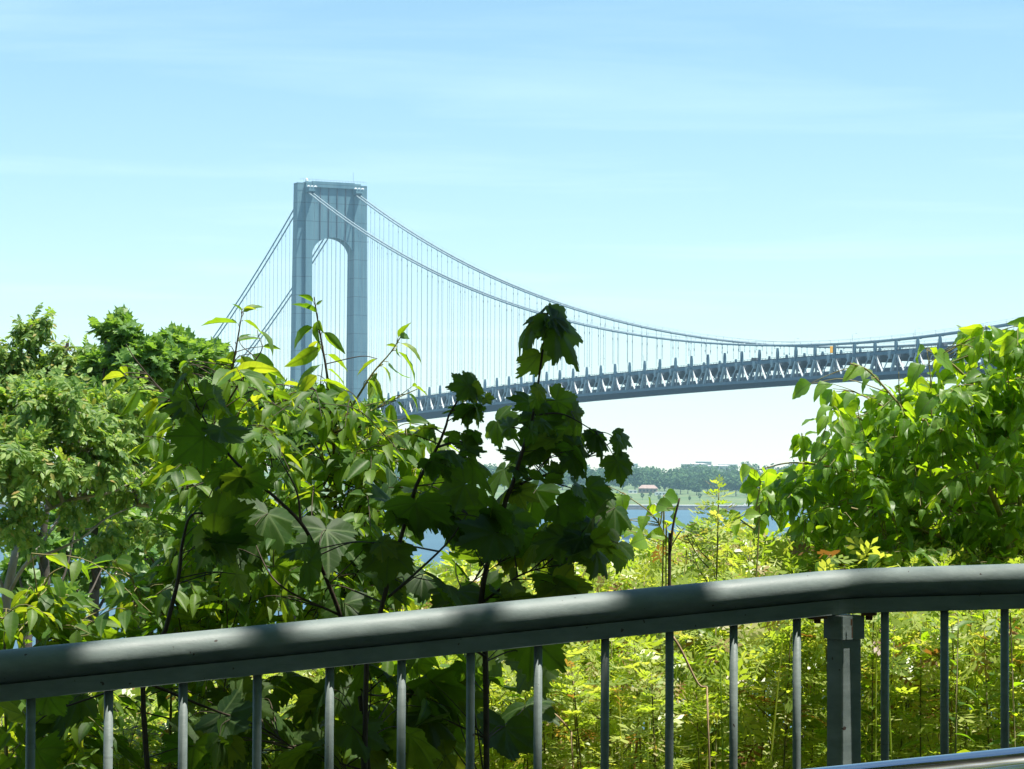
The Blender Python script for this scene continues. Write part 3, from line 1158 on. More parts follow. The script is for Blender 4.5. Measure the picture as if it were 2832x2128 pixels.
# hangers: rope pairs hanging from both cables at every panel point
order = []
for sy in (-1, 1):
    for x in hx:
        order.append((x, sy))
    for x in hxs:
        order.append((x, sy))
cd = [np.linalg.norm(b2w(x, sy * HW, 80) - CAM) if x < 760 else 1e6 for x, sy in order]
rank = np.argsort(cd)
rest = MB()
for i_, k in enumerate(rank):
    x, sy = order[k]
    zt = zcab(x)
    zb = zlow(x) + DZ + 5.5
    if zt - zb < .3:
        zb = zt - .3
    m = MB() if i_ < 100 else rest
    for dy in (-1.35, 1.35):
        y = sy * HW + dy
        m.tube([(x - .16, y, zt), (x - .16, y, zb)], .05, 4, False)
        m.tube([(x + .16, y, zt), (x + .16, y, zb)], .05, 4, False)
        m.tube([(x, y, max(zb, zt - 3.2)), (x, y, max(zb - .2, zt - 4.2))], .22, 5)
    if i_ < 100:
        m.build("hanger", M['rope'], bridge)
o = rest.build("hanger", M['rope'], bridge)
o['kind'] = "stuff"

# stiffening trusses
allx = sorted(hxs + hx)
for sy in (-1, 1):
    for nm, dzc, w_, h_ in (("top_chord", DZ, .9, 1.25), ("bottom_chord", 0, .9, 1.15)):
        m = MB()
        for a, c in zip(allx[:-1], allx[1:]):
            m.bar((a, sy * HW, zlow(a) + dzc), (c + .01, sy * HW, zlow(c) + dzc), w_, h_)
        m.build(nm, M['truss'], bridge)
    m, g_rest, ps_rest = MB(), MB(), MB()
    for a, c in zip(allx[:-1], allx[1:]):
        p = c - a
        own = sy < 0 and -60 < a < 790
        g, ps = (MB(), MB()) if own else (g_rest, ps_rest)
        zt, zb = zlow(a) + DZ - .62, zlow(a) + .57
        y = sy * HW
        m.bar((a + .3, y, zt), (a + .36 * p, y, zb), .85, .34)
        m.bar((c - .2, y, zlow(c) + DZ - .62), (c - .22 * p, y, zlow(c) + .57), 1.1, .9)
        m.bar((a + .72 * p, y, zt), (a + .36 * p, y, zb), .30, .34)
        # gusset plate hanging at mid panel
        xm = a + .72 * p
        g.hexa([(xm - 1.0, y - .5, zt - .1), (xm + 1.0, y - .5, zt - .1), (xm + 1.0, y + .5, zt - .1), (xm - 1.0, y + .5, zt - .1), (xm - 1.1, y - .5, zt + 1.5), (xm + 1.1, y - .5, zt + 1.5), (xm + 1.1, y + .5, zt + 1.5), (xm - 1.1, y + .5, zt + 1.5)])
        g.hexa([(xm - .35, y - .5, zt - 1.7), (xm + .35, y - .5, zt - 1.7), (xm + .35, y + .5, zt - 1.7), (xm - .35, y + .5, zt - 1.7), (xm - 1.0, y - .5, zt - .104), (xm + 1.0, y - .5, zt - .104), (xm + 1.0, y + .5, zt - .104), (xm - 1.0, y + .5, zt - .104)])
        z = zlow(a) + DZ
        ps.box((a - .34, y - .62, z - .3), (a + .34, y + .62, z + 3.6))
        ps.hexa([(a - .34, y - .62, z + 3.604), (a + .34, y - .62, z + 3.604), (a + .34, y + .62, z + 3.604), (a - .34, y + .62, z + 3.604),
                 (a - .2, y - .42, z + 5.6), (a + .2, y - .42, z + 5.6), (a + .2, y + .42, z + 5.6), (a - .2, y + .42, z + 5.6)])
        if own:
            g.build("gusset_plate", M['cable'], bridge)
            ps.build("hanger_post", M['truss'], bridge)
    m.build("truss_diagonal", M['diag'], bridge)
    g_rest.build("gusset_plate", M['cable'], bridge)['kind'] = 'stuff'
    ps_rest.build("hanger_post", M['truss'], bridge)['kind'] = 'stuff'
    m = MB()
    for a, c in zip(allx[:-1], allx[1:]):
        y = sy * (HW - 2.9)
        za, zc_ = zlow(a) + DZ + .7, zlow(c) + DZ + .7
        m.hexa([(a, y - .15, za), (c, y - .15, zc_), (c, y + .15, zc_), (a, y + .15, za), (a, y - .15, za + .75), (c, y - .15, zc_ + .75), (c, y + .15, zc_ + .75), (a, y + .15, za + .75)])
        m.bar((a, y, za + 1.25), (c, y, zc_ + 1.25), .12)
        for k in range(6):
            xk = a + (c - a) * k / 6
            m.bar((xk, y, za), (xk, y, za + 1.3), .12)
    m.build("road_barrier", M['deck'], bridge)
up_, lo_, fb = MB(), MB(), MB()
for a, c in zip(allx[:-1], allx[1:]):
    for mbx, off, th, wy in ((up_, DZ + .35, .5, HW - 3.1), (lo_, .35, .55, HW - 2.2)):
        za, zc_ = zlow(a) + off, zlow(c) + off
        mbx.hexa([(a, -wy, za - th), (c, -wy, zc_ - th), (c, wy, zc_ - th), (a, wy, za - th), (a, -wy, za), (c, -wy, zc_), (c, wy, zc_), (a, wy, za)])
    for k, hh in ((0, 1.6), (.5, 1.0)):
        xk = a + (c - a) * k
        z = zlow(xk) + DZ - .16
        fb.box((xk - .3, -HW + .5, z - hh), (xk + .3, HW - .5, z - .003))
        z = zlow(xk) - .21
        fb.box((xk - .3, -HW + .5, z - .34), (xk + .3, HW - .5, z - .003))
        # haunch of the cross frame inside the truss
        for sy in (-1, 1):
            fb.bar((xk, sy * (HW - .5), zlow(xk) + .4), (xk, sy * (HW - .5), zlow(xk) + DZ - .5), .5, .9) if k == 0 else None
            fb.bar((xk, sy * (HW - 3.8), zlow(xk) + DZ - 1.2), (xk, sy * (HW - .7), zlow(xk) + DZ - 3.6), .4, .5) if k == 0 else None
    for y in (-11, -5.5, 0, 5.5, 11):
        z = zlow(a) - .21
        fb.bar((a, y, zlow(a) + DZ - .6), (c, y, zlow(c) + DZ - .6), .4, .85)
up_.build("upper_deck", M['road'], bridge)
lo_.build("lower_deck", M['deck'], bridge)
fb.build("floor_beam", M['deck'], bridge)
# railing of the lower deck
for sy in (-1, 1):
    m = MB()
    for a, c in zip(allx[:-1], allx[1:]):
        m.bar((a, sy * (HW - 2.3), zlow(a) + 1.35), (c, sy * (HW - 2.3), zlow(c) + 1.35), .2, 1.9)
    m.build("lower_barrier", M['deck'], bridge)

# street lamps along the bridge
lampm = simple_mat("lamp_grey", (.34, .38, .40), (.42, .46, .48), 1, .5)
lp = thing("street_lamp", "thin grey street lamp with curved arm standing on the bridge deck", "lamp", (0, 0, 0), 0, "street lamps along the bridge")
m = MB()
m.tube([(0, 0, 0), (0, 0, 8.2)], [.14, .08], 6)
m.build("pole", lampm, lp)
m = MB()
m.tube(smooth_path([(0, 0, 8.0), (-.15, .3, 8.7), (-.4, 1.2, 9.0), (-.9, 2.4, 9.1)], 4), .055, 5)
m.build("arm", lampm, lp)
m = MB()
m.tube([(-.8, 2.2, 9.05), (-.95, 2.6, 9.08), (-1.1, 3.0, 9.06)], [.1, .2, .08], 6)
m.build("lamp_head", lampm, lp)
for k in range(9):
    x = 404 + 45.3 * k
    q = b2w(x, -13.2, zlow(x) + DZ + .35)
    if k == 0:
        lp.location = q
        lp.rotation_euler = (0, 0, BRZ)
    else:
        copy_thing(lp, q, BRZ)

# signs and vehicles on the upper deck
orange = simple_mat("orange_sign", (.85, .42, .03), (.9, .48, .05), 1, .5)
green = simple_mat("green_sign", (.01, .20, .15), (.02, .24, .18), 1, .5)
x = 604
q = b2w(x, -6, zlow(x) + DZ + .35)
sg = thing("work_sign", "small upright orange road works sign on bridge deck below the crossing cables", "sign", q, BRZ)
m = MB()
m.box((-.15, -1.25, 2.2), (.0, 1.25, 5.0))
m.build("panel", orange, sg)
m = MB()
m.tube([(-.3, -.8, 0), (-.3, -.8, 4.8)], .08, 6)
m.tube([(-.3, .8, 0), (-.3, .8, 4.8)], .08, 6)
m.build("post", lampm, sg)
x = 752
q = b2w(x, -11.5, zlow(x) + DZ + .35)
sg = thing("road_sign", "green and orange road sign over the bridge deck at right picture edge", "sign", q, BRZ)
m = MB()
m.box((0, -2.6, 5.2), (.15, 2.6, 7.6))
m.build("green_panel", green, sg)
m = MB()
m.box((0, -2.6, 3.4), (.15, 2.6, 5.19))
m.build("orange_panel", orange, sg)
m = MB()
for y in (-2.2, 2.2):
    m.tube([(-.2, y, 0), (-.2, y, 7.4)], .12, 6)
m.build("post", lampm, sg)
darkp = simple_mat("dark_car_paint", (.03, .04, .05), (.05, .06, .07), 1, .3)
for k, (x, y, lab) in enumerate(((546, -9, "dark van driving on the bridge upper deck left of the orange work sign"), (690, -10, "dark minibus on the bridge deck close to the leaves of the big shrub"),
                                 (470, -8, "small dark van on the bridge deck right of the maple sapling tip"))):
    q = b2w(x, y, zlow(x) + DZ + .36)
    car("van", lab, "van", q, BRZ, darkp, None, 5.6, 1.15, 2.5, (.12, .1, .9, .98))


# ================================================================== RAILINGS
rp, t, b = new_mat("rail_paint")
ov = objvec(t)
wear = noise(t, 14, 6, objvec(t, 'Object', (1, 1, 3)), .65)
fine = noise(t, 160, 3, ov)
chips = noise(t, 85, 3, objvec(t, 'Object', (.8, .8, .7)), .5)
chip = ramp(t, chips, [(.715, (0, 0, 0)), (.73, (1, 1, 1))])
scr = noise(t, 40, 5, objvec(t, 'Object', (.12, .12, 3)), .7)
scrm = ramp(t, scr, [(.60, (0, 0, 0)), (.68, (1, 1, 1))])
basec = ramp(t, wear, [(.3, (.115, .15, .143)), (.7, (.185, .225, .215))])
m1 = t.nodes.new("ShaderNodeMix")
m1.data_type = 'RGBA'
t.links.new(mth(t, 'MULTIPLY', scrm, .55), m1.inputs['Factor'])
t.links.new(basec, m1.inputs[6])
m1.inputs[7].default_value = (.10, .12, .12, 1)
m2 = t.nodes.new("ShaderNodeMix")
m2.data_type = 'RGBA'
t.links.new(chip, m2.inputs['Factor'])
t.links.new(m1.outputs[2], m2.inputs[6])
m2.inputs[7].default_value = (.035, .025, .02, 1)
t.links.new(m2.outputs[2], b.inputs['Base Color'])
t.links.new(ramp(t, wear, [(.3, (.48, .48, .48)), (.7, (.64, .64, .64))]), b.inputs['Roughness'])
b.inputs['Specular IOR Level'].default_value = .4
bump(t, b, mth(t, 'ADD', mth(t, 'MULTIPLY', wear, .6), mth(t, 'MULTIPLY', fine, .35)), .22, .004)
M['rail'] = rp
rust = simple_mat("rust", (.05, .025, .012), (.16, .07, .03), 90, .9)

PL, PB, PR = P(0, 1442.5, 4.47), P(1823, 1262, 5.15), P(2212, 1251, 5.06)
dl, dr_ = nrm(PB - PL), nrm(PR - PB)
path = [PL - dl * 4.6, PL - dl * 1.2] + [PL + (PB - PL) * k for k in np.linspace(0, .93, 12)]
path += [PB - dl * .06 + dl * .0, PB - dl * .02 + (0, 0, -.0006), PB + dr_ * .02 + (0, 0, -.0006), PB + dr_ * .06]
path += [PB + dr_ * k for k in np.linspace(.14, 3.4, 14)]
path = np.array(path)
railing = thing("guard_railing", "grey green painted pipe railing with round pickets and square post, in dappled shade", "railing", PB - (0, 0, 1.05))
ob = np.array(railing.location)
m = MB()
m.tube(path, .0301, 32)
m.build("handrail", M['rail'], railing, True, ob)
m = MB()
dn = np.array((0, 0, 1.))
for a, c in zip(path[:-1], path[1:]):
    m.bar(a - dn * .043, c - dn * .043 + (c - a) * 1e-4, .034, .029)
m.build("flat_bar", M['rail'], railing, False, ob)
m = MB()
for a, c in zip(path[:-1], path[1:]):
    m.bar(a - dn * .88, c - dn * .88, .034, .02)
m.build("bottom_rail", M['rail'], railing, False, ob)
m = MB()
an = np.linspace(0, 2 * math.pi, 20)
mid = PB
sdv = np.cross(dl, dn)
upv = np.cross(sdv, dl)
ringp = np.array([mid + (sdv * math.cos(a) + upv * math.sin(a)) * .0302 for a in an])
m.tube(ringp, .0014, 6, False)
m.build("weld_seam", rust, railing, True, ob)


def rail_pt(u):
    """point of the rail's centre line seen in column u"""
    best = None
    pp = np.vstack([path[:-1] + (path[1:] - path[:-1]) * k for k in np.linspace(0, 1, 60, endpoint=False)])
    q = pp - CAM
    uu = (1416 + FPX * (q @ RT) / (q @ FW)) / 1.28029
    return pp[np.argmin(np.abs(uu - u))]


for k in range(1, 30):
    c = PL - dl * (.062 + .152 * k) if k < 28 else PB + dr_ * (.55 + .14 * (k - 27))
    m = MB()
    m.tube([c - dn * .0578, c - dn * .87], .0082, 10)
    m.build("picket", M['rail'], railing, True, ob)
for u in (69, 236, 398, 558, 713, 868, 1018, 1162, 1307, 1447, 1586, 1721, 1912, 2040, 2168, 2296):
    c = rail_pt(u)
    m = MB()
    m.tube([c - dn * .0578, c - dn * .30, c - dn * .60, c - dn * .87], .0082, 14)
    m.build("picket", M['rail'], railing, True, ob)
# post: square tube seen corner on, with a sleeve under the rail
pc = rail_pt(1823)
ca, sa = math.cos(R(33)), math.sin(R(33))


def sq(m, half, z0, z1, bev=.002):
    h, k = half, half - bev
    pl = [(-k, -h), (k, -h), (h, -k), (h, k), (k, h), (-k, h), (-h, k), (-h, -k)]
    v = []
    for z in (z0, z1):
        v += [(pc[0] + x * ca - y * sa, pc[1] + x * sa + y * ca, pc[2] + z) for x, y in pl]
    m.add(v, [(i, (i + 1) % 8, 8 + (i + 1) % 8, 8 + i) for i in range(8)] + [(8, 9, 10, 11), (8, 11, 12, 15), (12, 13, 14, 15), (3, 2, 1, 0), (7, 4, 3, 0), (7, 6, 5, 4)])


m = MB()
sq(m, .0245, -1.16, -.108)
m.build("post", M['rail'], railing, False, ob)
m = MB()
sq(m, .0295, -.107, -.0605)
m.build("sleeve", M['rail'], railing, False, ob)
for du, dv in ((1766, 1338), (1877, 1333)):
    q = rail_pt(du)
    m = MB()
    d_ = dl if du < 1823 else dr_
    m.bar(q - dn * .0605 - d_ * .014, q - dn * .0605 + d_ * .014, .03, .006)
    m.tube([q - dn * .0635, q - dn * .0725], .0075, 6)
    m.build("bolt", rust, railing, False, ob)
m = MB()
q = pc + np.array((.010, -.0385, 0))
m.bar(q - dn * .066, q - dn * .079, .0035, .0015, (0, 1, 0))
m.bar(q - dn * .080 + (.0012, 0, 0), q - dn * .104 + (.0012, 0, 0), .002, .0015, (0, 1, 0))
m.build("rust_streak", rust, railing, False, ob)

# polished tube in front, bottom right corner
st, t, b = new_mat("polished_steel")
b.inputs['Base Color'].default_value = (.56, .54, .58, 1)
b.inputs['Metallic'].default_value = 1
nz = noise(t, 60, 3, objvec(t, 'Object', (.1, 1, 1)))
t.links.new(ramp(t, nz, [(.3, (.06, .06, .06)), (.7, (.11, .11, .11))]), b.inputs['Roughness'])
D2 = 2.1
ra = .026
off = ra / D2 * FPX / 1.28029
A_, B_ = P(1740, 1662 + off, D2), P(2212, 1613 + off, D2 + .02)
dd = nrm(B_ - A_)
hb_ = thing("steel_handrail", "shiny polished steel tube handrail crossing the bottom right corner close to camera", "handrail", (B_[0], B_[1], GZ + .12))
m = MB()
m.tube([A_ - dd * .9, A_, B_, B_ + dd * .8], ra, 32)
m.build("tube", st, hb_, True, hb_.location)
for k in (-.7, .65):
    q = B_ + dd * k
    m = MB()
    m.tube([q - dn * .02, (q[0], q[1], GZ + .122)], .018, 16)
    m.build("post", st, hb_, True, hb_.location)
    m = MB()
    m.tube([(q[0], q[1], GZ + .124), (q[0], q[1], GZ + .134)], .05, 20)
    m.build("base_plate", st, hb_, False, hb_.location)

# ================================================================== NEAR PLANTS


def W(zf, d):
    return lambda x, y, dd=0: P(*zf(x, y), d + dd)


def root_at(u, d, x_off=0):
    q = P(u, 1300, d)
    return np.array((q[0] + x_off, q[1], float(ground_z(q[0], q[1])) - .02))


def leaf_list(pl, zf, d, rows, wid=1.0, dj=.08, face=None, kk=None):
    b_, t_ = [], []
    kk = kk or (.77 if pl.tp is T_MAPLE else 1.0)
    for r in rows:
        x0, y0, x1, y1 = r[:4]
        d0 = d + rng.uniform(-dj, dj)
        dd = rng.uniform(-.05, .05)
        b_.append(P(*zf(x0, y0), d0))
        t_.append(b_[-1] + (P(*zf(x1, y1), d0 + dd) - b_[-1]) * kk)
    pl.leaves(np.array(b_), np.array(t_), wid=wid, face=face)


# ---- dark sycamore sapling whose leafy top stands against the bridge
z5 = zoomer(1100, 850, 3.021)
dm = 5.28
base = root_at(1060, dm)
mp = Plant("maple_sapling", "dark maple sapling whose leafy tip stands against the bridge deck", "sapling", base, M['maple'], M['stem_dark'], T_MAPLE, "dark maple saplings behind the railing")
Z = lambda x, y, e=0: P(*z5(x, y), dm + e)
Q = lambda u, v, e=0: P(u, v, dm + e)
mp.stem([base, Q(1050, 1500, .02), Q(1040, 1290), Z(890, 1662), Z(960, 1480), Z(1030, 1240), Z(1100, 1030), Z(1140, 850), Z(1180, 590), Z(1245, 110), Z(1250, 20)], .0075, .0016)
mp.stem([Q(1052, 1420), Q(930, 1340, .05), Q(1100, 1200, .1)], .003, .001)
mp.stem([Z(1030, 1480), Z(1160, 1435, .05), Z(1500, 1525, .1)], .0028, .0012)
mp.stem([Z(1160, 1435, .05), Z(1320, 1370, .08), Z(1600, 1240, .1), Z(1860, 1080, .1)], .0028, .0012)
mp.stem([Z(1150, 900), Z(1380, 895, -.04), Z(1650, 1040, -.05)], .0022, .0012)
mp.stem([Q(1045, 1300), Q(1130, 1240, .05), Q(1240, 1215, .08)], .003, .001)
leaf_list(mp, z5, dm, [(1150, 120, 850, 385)], .74, .02, (-.35, -.55, .7), 1.0)
leaf_list(mp, z5, dm, [(1310, 130, 1570, 525)], .74, .02, (.35, -.55, .7), 1.0)
leaf_list(mp, z5, dm, [(1245, 110, 1212, 300), (1285, 85, 1500, 220), (1225, 85, 1040, 170)], .8, .02, (0, -.6, .7), .95)
leaf_list(mp, z5, dm, [(1190, 385, 1217, 610)], 1.6, .01, (0, -.8, .5), 1.0)
leaf_list(mp, z5, dm, [
        (1165, 690, 1135, 565), (1100, 800, 880, 690), (1170, 680, 1300, 800), (1160, 760, 1050, 900), (1180, 800, 1290, 940),
    (1320, 780, 1660, 985), (1480, 880, 1600, 1060), (925, 1000, 870, 870), (940, 1000, 760, 960), (1110, 1030, 1225, 1215), (1090, 1040, 1000, 1180),
    (1480, 1150, 1245, 1110), (1470, 1160, 1380, 1300), (1350, 1370, 1150, 1310), (1330, 1380, 1280, 1490), (1660, 1060, 1790, 1330), (1660, 1080, 1560, 1250),
    (1830, 1290, 1930, 1600), (1800, 1280, 1960, 1440), (1870, 1080, 2015, 1190), (1840, 1110, 1940, 1310), (1850, 1050, 1730, 1020), (1500, 1500, 1670, 1655), (1500, 1130, 1690, 1390), (1450, 1260, 1700, 1470),
    (1040, 1240, 770, 1100), (1040, 1260, 940, 1420), (1000, 1540, 1220, 1640), (1010, 1500, 850, 1560), (1150, 1000, 1400, 1010), (1200, 960, 1330, 1080), (1090, 900, 960, 880), (1150, 1200, 1060, 1400), (1000, 1350, 1140, 1480)], .78, face=(.1, -.6, .5))
mp.fill([(985, 1050), (1170, 1000), (1300, 1080), (1330, 1200), (1270, 1290), (1100, 1320), (960, 1330), (950, 1150)], 52, 5.2, 5.7, (.065, .10))
mp.fill([(1100, 900), (1190, 890), (1260, 930), (1260, 1010), (1050, 1010)], 11, 5.2, 5.5, (.06, .09))
mp.fill([(940, 1400), (1200, 1360), (1180, 1500), (1120, 1662), (900, 1662)], 18, 5.35, 5.9, (.09, .13))
mp.done()

# ---- second sapling, left of it
dm = 5.12
base = root_at(800, dm)
mp = Plant("maple_sapling", "dark maple sapling in the middle, its slanting stem left of the tallest one", "sapling", base, M['maple'], M['stem_dark'], T_MAPLE, "dark maple saplings behind the railing")
Z = lambda x, y, e=0: P(*z5(x, y), dm + e)
Q = lambda u, v, e=0: P(u, v, dm + e)
mp.stem([base, Q(790, 1500), Q(820, 1330), Z(110, 1640), Z(180, 1440), Z(330, 1170), Z(400, 1000), Z(440, 880), Z(590, 650)], .0065, .0016)
mp.stem([Z(330, 1170), Z(520, 1120, .1), Z(700, 1180, .15)], .0028, .001)
mp.stem([Q(840, 1290), Q(960, 1180, .1), Q(1010, 1110, .15)], .003, .001)
leaf_list(mp, z5, dm, [
    (590, 650, 340, 665), (600, 655, 800, 690), (590, 660, 700, 840), (560, 690, 560, 800), (620, 820, 285, 855), (640, 830, 420, 960), (600, 850, 560, 1040), (660, 850, 760, 1000), (730, 760, 800, 860),
    (640, 1150, 390, 1100), (640, 1040, 680, 1180), (600, 1260, 960, 1560), (560, 1480, 190, 1600), (280, 1280, 120, 1380), (290, 1290, 520, 1480), (300, 1280, 330, 1440), (0, 1060, 160, 1170), (260, 1010, 370, 1180), (210, 1010, 20, 1150), (430, 1080, 640, 1060), (420, 1200, 640, 1330), (560, 1150, 760, 1290)], 1.02)
mp.fill([(840, 1080), (990, 1050), (1000, 1330), (700, 1370), (720, 1180)], 15, 5.0, 5.5, (.075, .115))
mp.fill([(640, 1470), (930, 1440), (960, 1662), (620, 1662)], 28, 5.1, 5.7, (.075, .115))
mp.done()

# ---- third sapling at left
dm = 5.05
base = root_at(440, dm)
z7 = zoomer(500, 800, 2.765)
z0_ = zoomer(0, 800, 2.765)
z6 = zoomer(400, 1300, 2.765)
mp = Plant("maple_sapling", "dark maple sapling at left with large drooping leaves beside long leaved shoots", "sapling", base, M['maple'], M['stem_dark'], T_MAPLE, "dark maple saplings behind the railing")
Q = lambda u, v, e=0: P(u, v, dm + e)
mp.stem([base, Q(310, 1540), Q(358, 1360), Q(385, 1250), Q(395, 1170), Q(420, 1110), Q(500, 1130, .1)], .0065, .0015)
mp.stem([Q(800, 1700, .2), Q(770, 1450, .2), Q(735, 1330, .15), Q(700, 1240, .1), Q(650, 1130), Q(520, 1010), Q(470, 950), Q(435, 895), Q(410, 840)], .006, .0014)
mp.stem([Q(650, 1130), Q(640, 1060), Q(600, 985)], .003, .001)
mp.stem([Q(330, 1480), Q(450, 1530, .1), Q(560, 1570, .15), Q(640, 1620, .2)], .0035, .0012)
mp.stem([Q(330, 1460), Q(220, 1500, .1), Q(110, 1540, .1), Q(60, 1580, .1)], .003, .0012)
mp.stem([Q(735, 1330, .15), Q(600, 1260, .15), Q(540, 1150, .2)], .003, .001)
Zl = zoomer(0, 800, 2.765)
leaf_list(mp, Zl, dm, [(1430, 850, 1190, 990), (1420, 850, 1580, 890), (1480, 900, 1330, 1100), (1390, 660, 1230, 830), (1400, 640, 1510, 690), (1560, 810, 1840, 950), (1640, 840, 1760, 1060),
                       (1560, 1130, 1240, 1380), (1690, 1060, 1920, 1280), (1710, 1390, 1450, 1440), (1750, 1420, 2040, 1640)], .9)
leaf_list(mp, z6, dm, [(610, 20, 330, 110), (600, 30, 440, 210), (750, 50, 930, 350), (740, 60, 500, 180), (1190, 610, 960, 640), (1200, 610, 1440, 730), (1210, 600, 1250, 760), (1700, 560, 1440, 580), (1810, 560, 1990, 680), (1790, 570, 1660, 700), (520, 590, 620, 740), (400, 440, 300, 620), (680, 800, 500, 980), (700, 800, 900, 1000)], 1.0)
mp.fill([(470, 1120), (800, 1110), (830, 1330), (480, 1380), (400, 1270)], 11, 4.95, 5.4, (.075, .115))
mp.fill([(380, 1520), (680, 1480), (680, 1662), (420, 1662)], 16, 5.1, 5.6, (.075, .115))
mp.fill([(20, 1530), (160, 1510), (150, 1640), (60, 1662)], 6, 5.0, 5.3, (.075, .115))
mp.done()

# ---- cherry like saplings with long pointed leaves in the sun
dc = 5.85
GRP = "long leaved saplings behind the railing"
base = root_at(700, dc)
cp = Plant("cherry_sapling", "sunlit sapling with long pointed leaves whose tip crosses the left tower leg", "sapling", base, M['cherry'], M['stem_dark'], T_CHERRY, GRP)
Z = lambda x, y, e=0: P(*z7(x, y), dc + e)
cp.stem([base, P(720, 1300, dc), Z(1180, 1450), Z(1155, 1020), Z(1140, 830), Z(1110, 600), Z(1075, 400), Z(1040, 200), Z(1020, 60)], .006, .0011)
cp.stem([Z(1150, 900), Z(1000, 760, .1), Z(850, 830, .15), Z(600, 940, .2)], .003, .001)
leaf_list(cp, z7, dc, [(1038, 180, 845, 85), (1012, 95, 922, 18), (1035, 120, 1092, 78), (1050, 240, 985, 385), (1050, 240, 1075, 330), (1010, 290, 775, 428), (1095, 330, 1270, 495), (1060, 400, 925, 470), (1055, 450, 810, 612), (1080, 575, 828, 690), (1050, 400, 1055, 500),
                      (1120, 500, 1312, 600), (1120, 610, 1345, 725), (1120, 700, 1320, 880), (1040, 660, 870, 790), (1040, 700, 1330, 700), (1130, 680, 1210, 900), (960, 780, 1110, 860), (1070, 720, 1080, 860), (1150, 760, 1290, 1010), (960, 740, 840, 880), (830, 870, 620, 930), (1180, 870, 1340, 900)], 1.08)
cp.leaves(np.array([Z(1500, 535)]), np.array([Z(1325, 645)]), wid=1.35)
cp.sprays([(560, 900), (700, 850), (800, 880), (850, 900), (860, 1060), (700, 1100), (560, 1060)], 34, 5.45, 6.2)
cp.sprays([(560, 1060), (860, 1060), (900, 1320), (700, 1340), (560, 1300)], 46, 5.3, 6.2)
cp.sprays([(640, 1400), (1000, 1380), (1000, 1662), (640, 1662)], 40, 5.4, 6.2)
cp.done()
base = root_at(480, dc)
cp = Plant("cherry_sapling", "sunlit sapling with long pointed leaves standing against the side span cables", "sapling", base, M['cherry'], M['stem_dark'], T_CHERRY, GRP)
cp.stem([base, P(480, 1350, dc), Z(200, 1300), Z(260, 1000), Z(300, 830), Z(380, 640), Z(415, 500), Z(440, 350), Z(470, 175)], .006, .0011)
cp.stem([Z(260, 1000), Z(360, 860, -.1), Z(500, 640, -.1), Z(600, 500, -.1), Z(628, 440, -.1)], .003, .001)
cp.stem([Z(240, 1100), Z(-100, 820, .1), Z(-330, 560, .1), Z(-420, 420, .1)], .003, .001)
leaf_list(cp, z7, dc, [(468, 168, 398, 102), (476, 175, 640, 72), (476, 150, 590, 125), (432, 262, 155, 232), (480, 240, 640, 305), (445, 370, 600, 310), (590, 318, 775, 445), (425, 405, 620, 350), (410, 480, 330, 600), (400, 545, 240, 565), (395, 560, 330, 690), (628, 440, 772, 450),
                      (540, 500, 840, 740), (460, 510, 690, 800), (560, 570, 695, 790), (620, 600, 830, 690), (700, 770, 820, 860), (240, 640, 180, 690), (350, 640, 430, 760), (540, 660, 490, 930), (420, 560, 560, 540), (300, 660, 420, 700), (330, 540, 170, 660)], 1.1)
leaf_list(cp, Zl, dc, [(955, 665, 790, 665), (960, 670, 1060, 700), (970, 690, 785, 795), (930, 590, 975, 640), (1060, 760, 945, 990), (1060, 770, 935, 1020), (1200, 830, 1090, 1030), (1220, 870, 1010, 1010), (1250, 960, 1090, 1130), (1310, 1050, 1200, 1190), (1430, 550, 1355, 560), (1440, 540, 1525, 460), (1440, 580, 1480, 640), (1470, 650, 1540, 740), (1480, 680, 1440, 800),
                      (1590, 540, 1700, 640), (1780, 560, 1650, 520), (1740, 440, 1700, 540), (1700, 600, 1620, 700), (1480, 760, 1640, 750), (1600, 780, 1720, 830), (1330, 790, 1250, 850)], 1.1)
cp.sprays([(270, 870), (420, 820), (640, 820), (700, 950), (560, 1080), (340, 1060)], 44, 5.4, 6.1)
cp.sprays([(330, 1040), (620, 1040), (640, 1330), (360, 1380)], 58, 5.25, 6.1)
cp.sprays([(330, 1480), (650, 1440), (650, 1662), (350, 1662)], 34, 5.35, 6.0)
cp.done()
base = root_at(860, dc)
cp = Plant("cherry_sapling", "sunlit sapling with long pointed leaves right of the tower, below the cables", "sapling", base, M['cherry'], M['stem_green'], T_CHERRY, GRP)
cp.stem([base, P(800, 1300, dc), Z(1080, 1280), Z(1180, 1100), Z(1350, 830), Z(1470, 640), Z(1600, 490), Z(1680, 370)], .005, .0011)
cp.stem([Z(1180, 1100), Z(1400, 960, .05), Z(1640, 840, .1), Z(1830, 755, .1)], .003, .001)
cp.stem([Z(1180, 1100), Z(1450, 1150, .05), Z(1580, 1240, .1)], .003, .001)
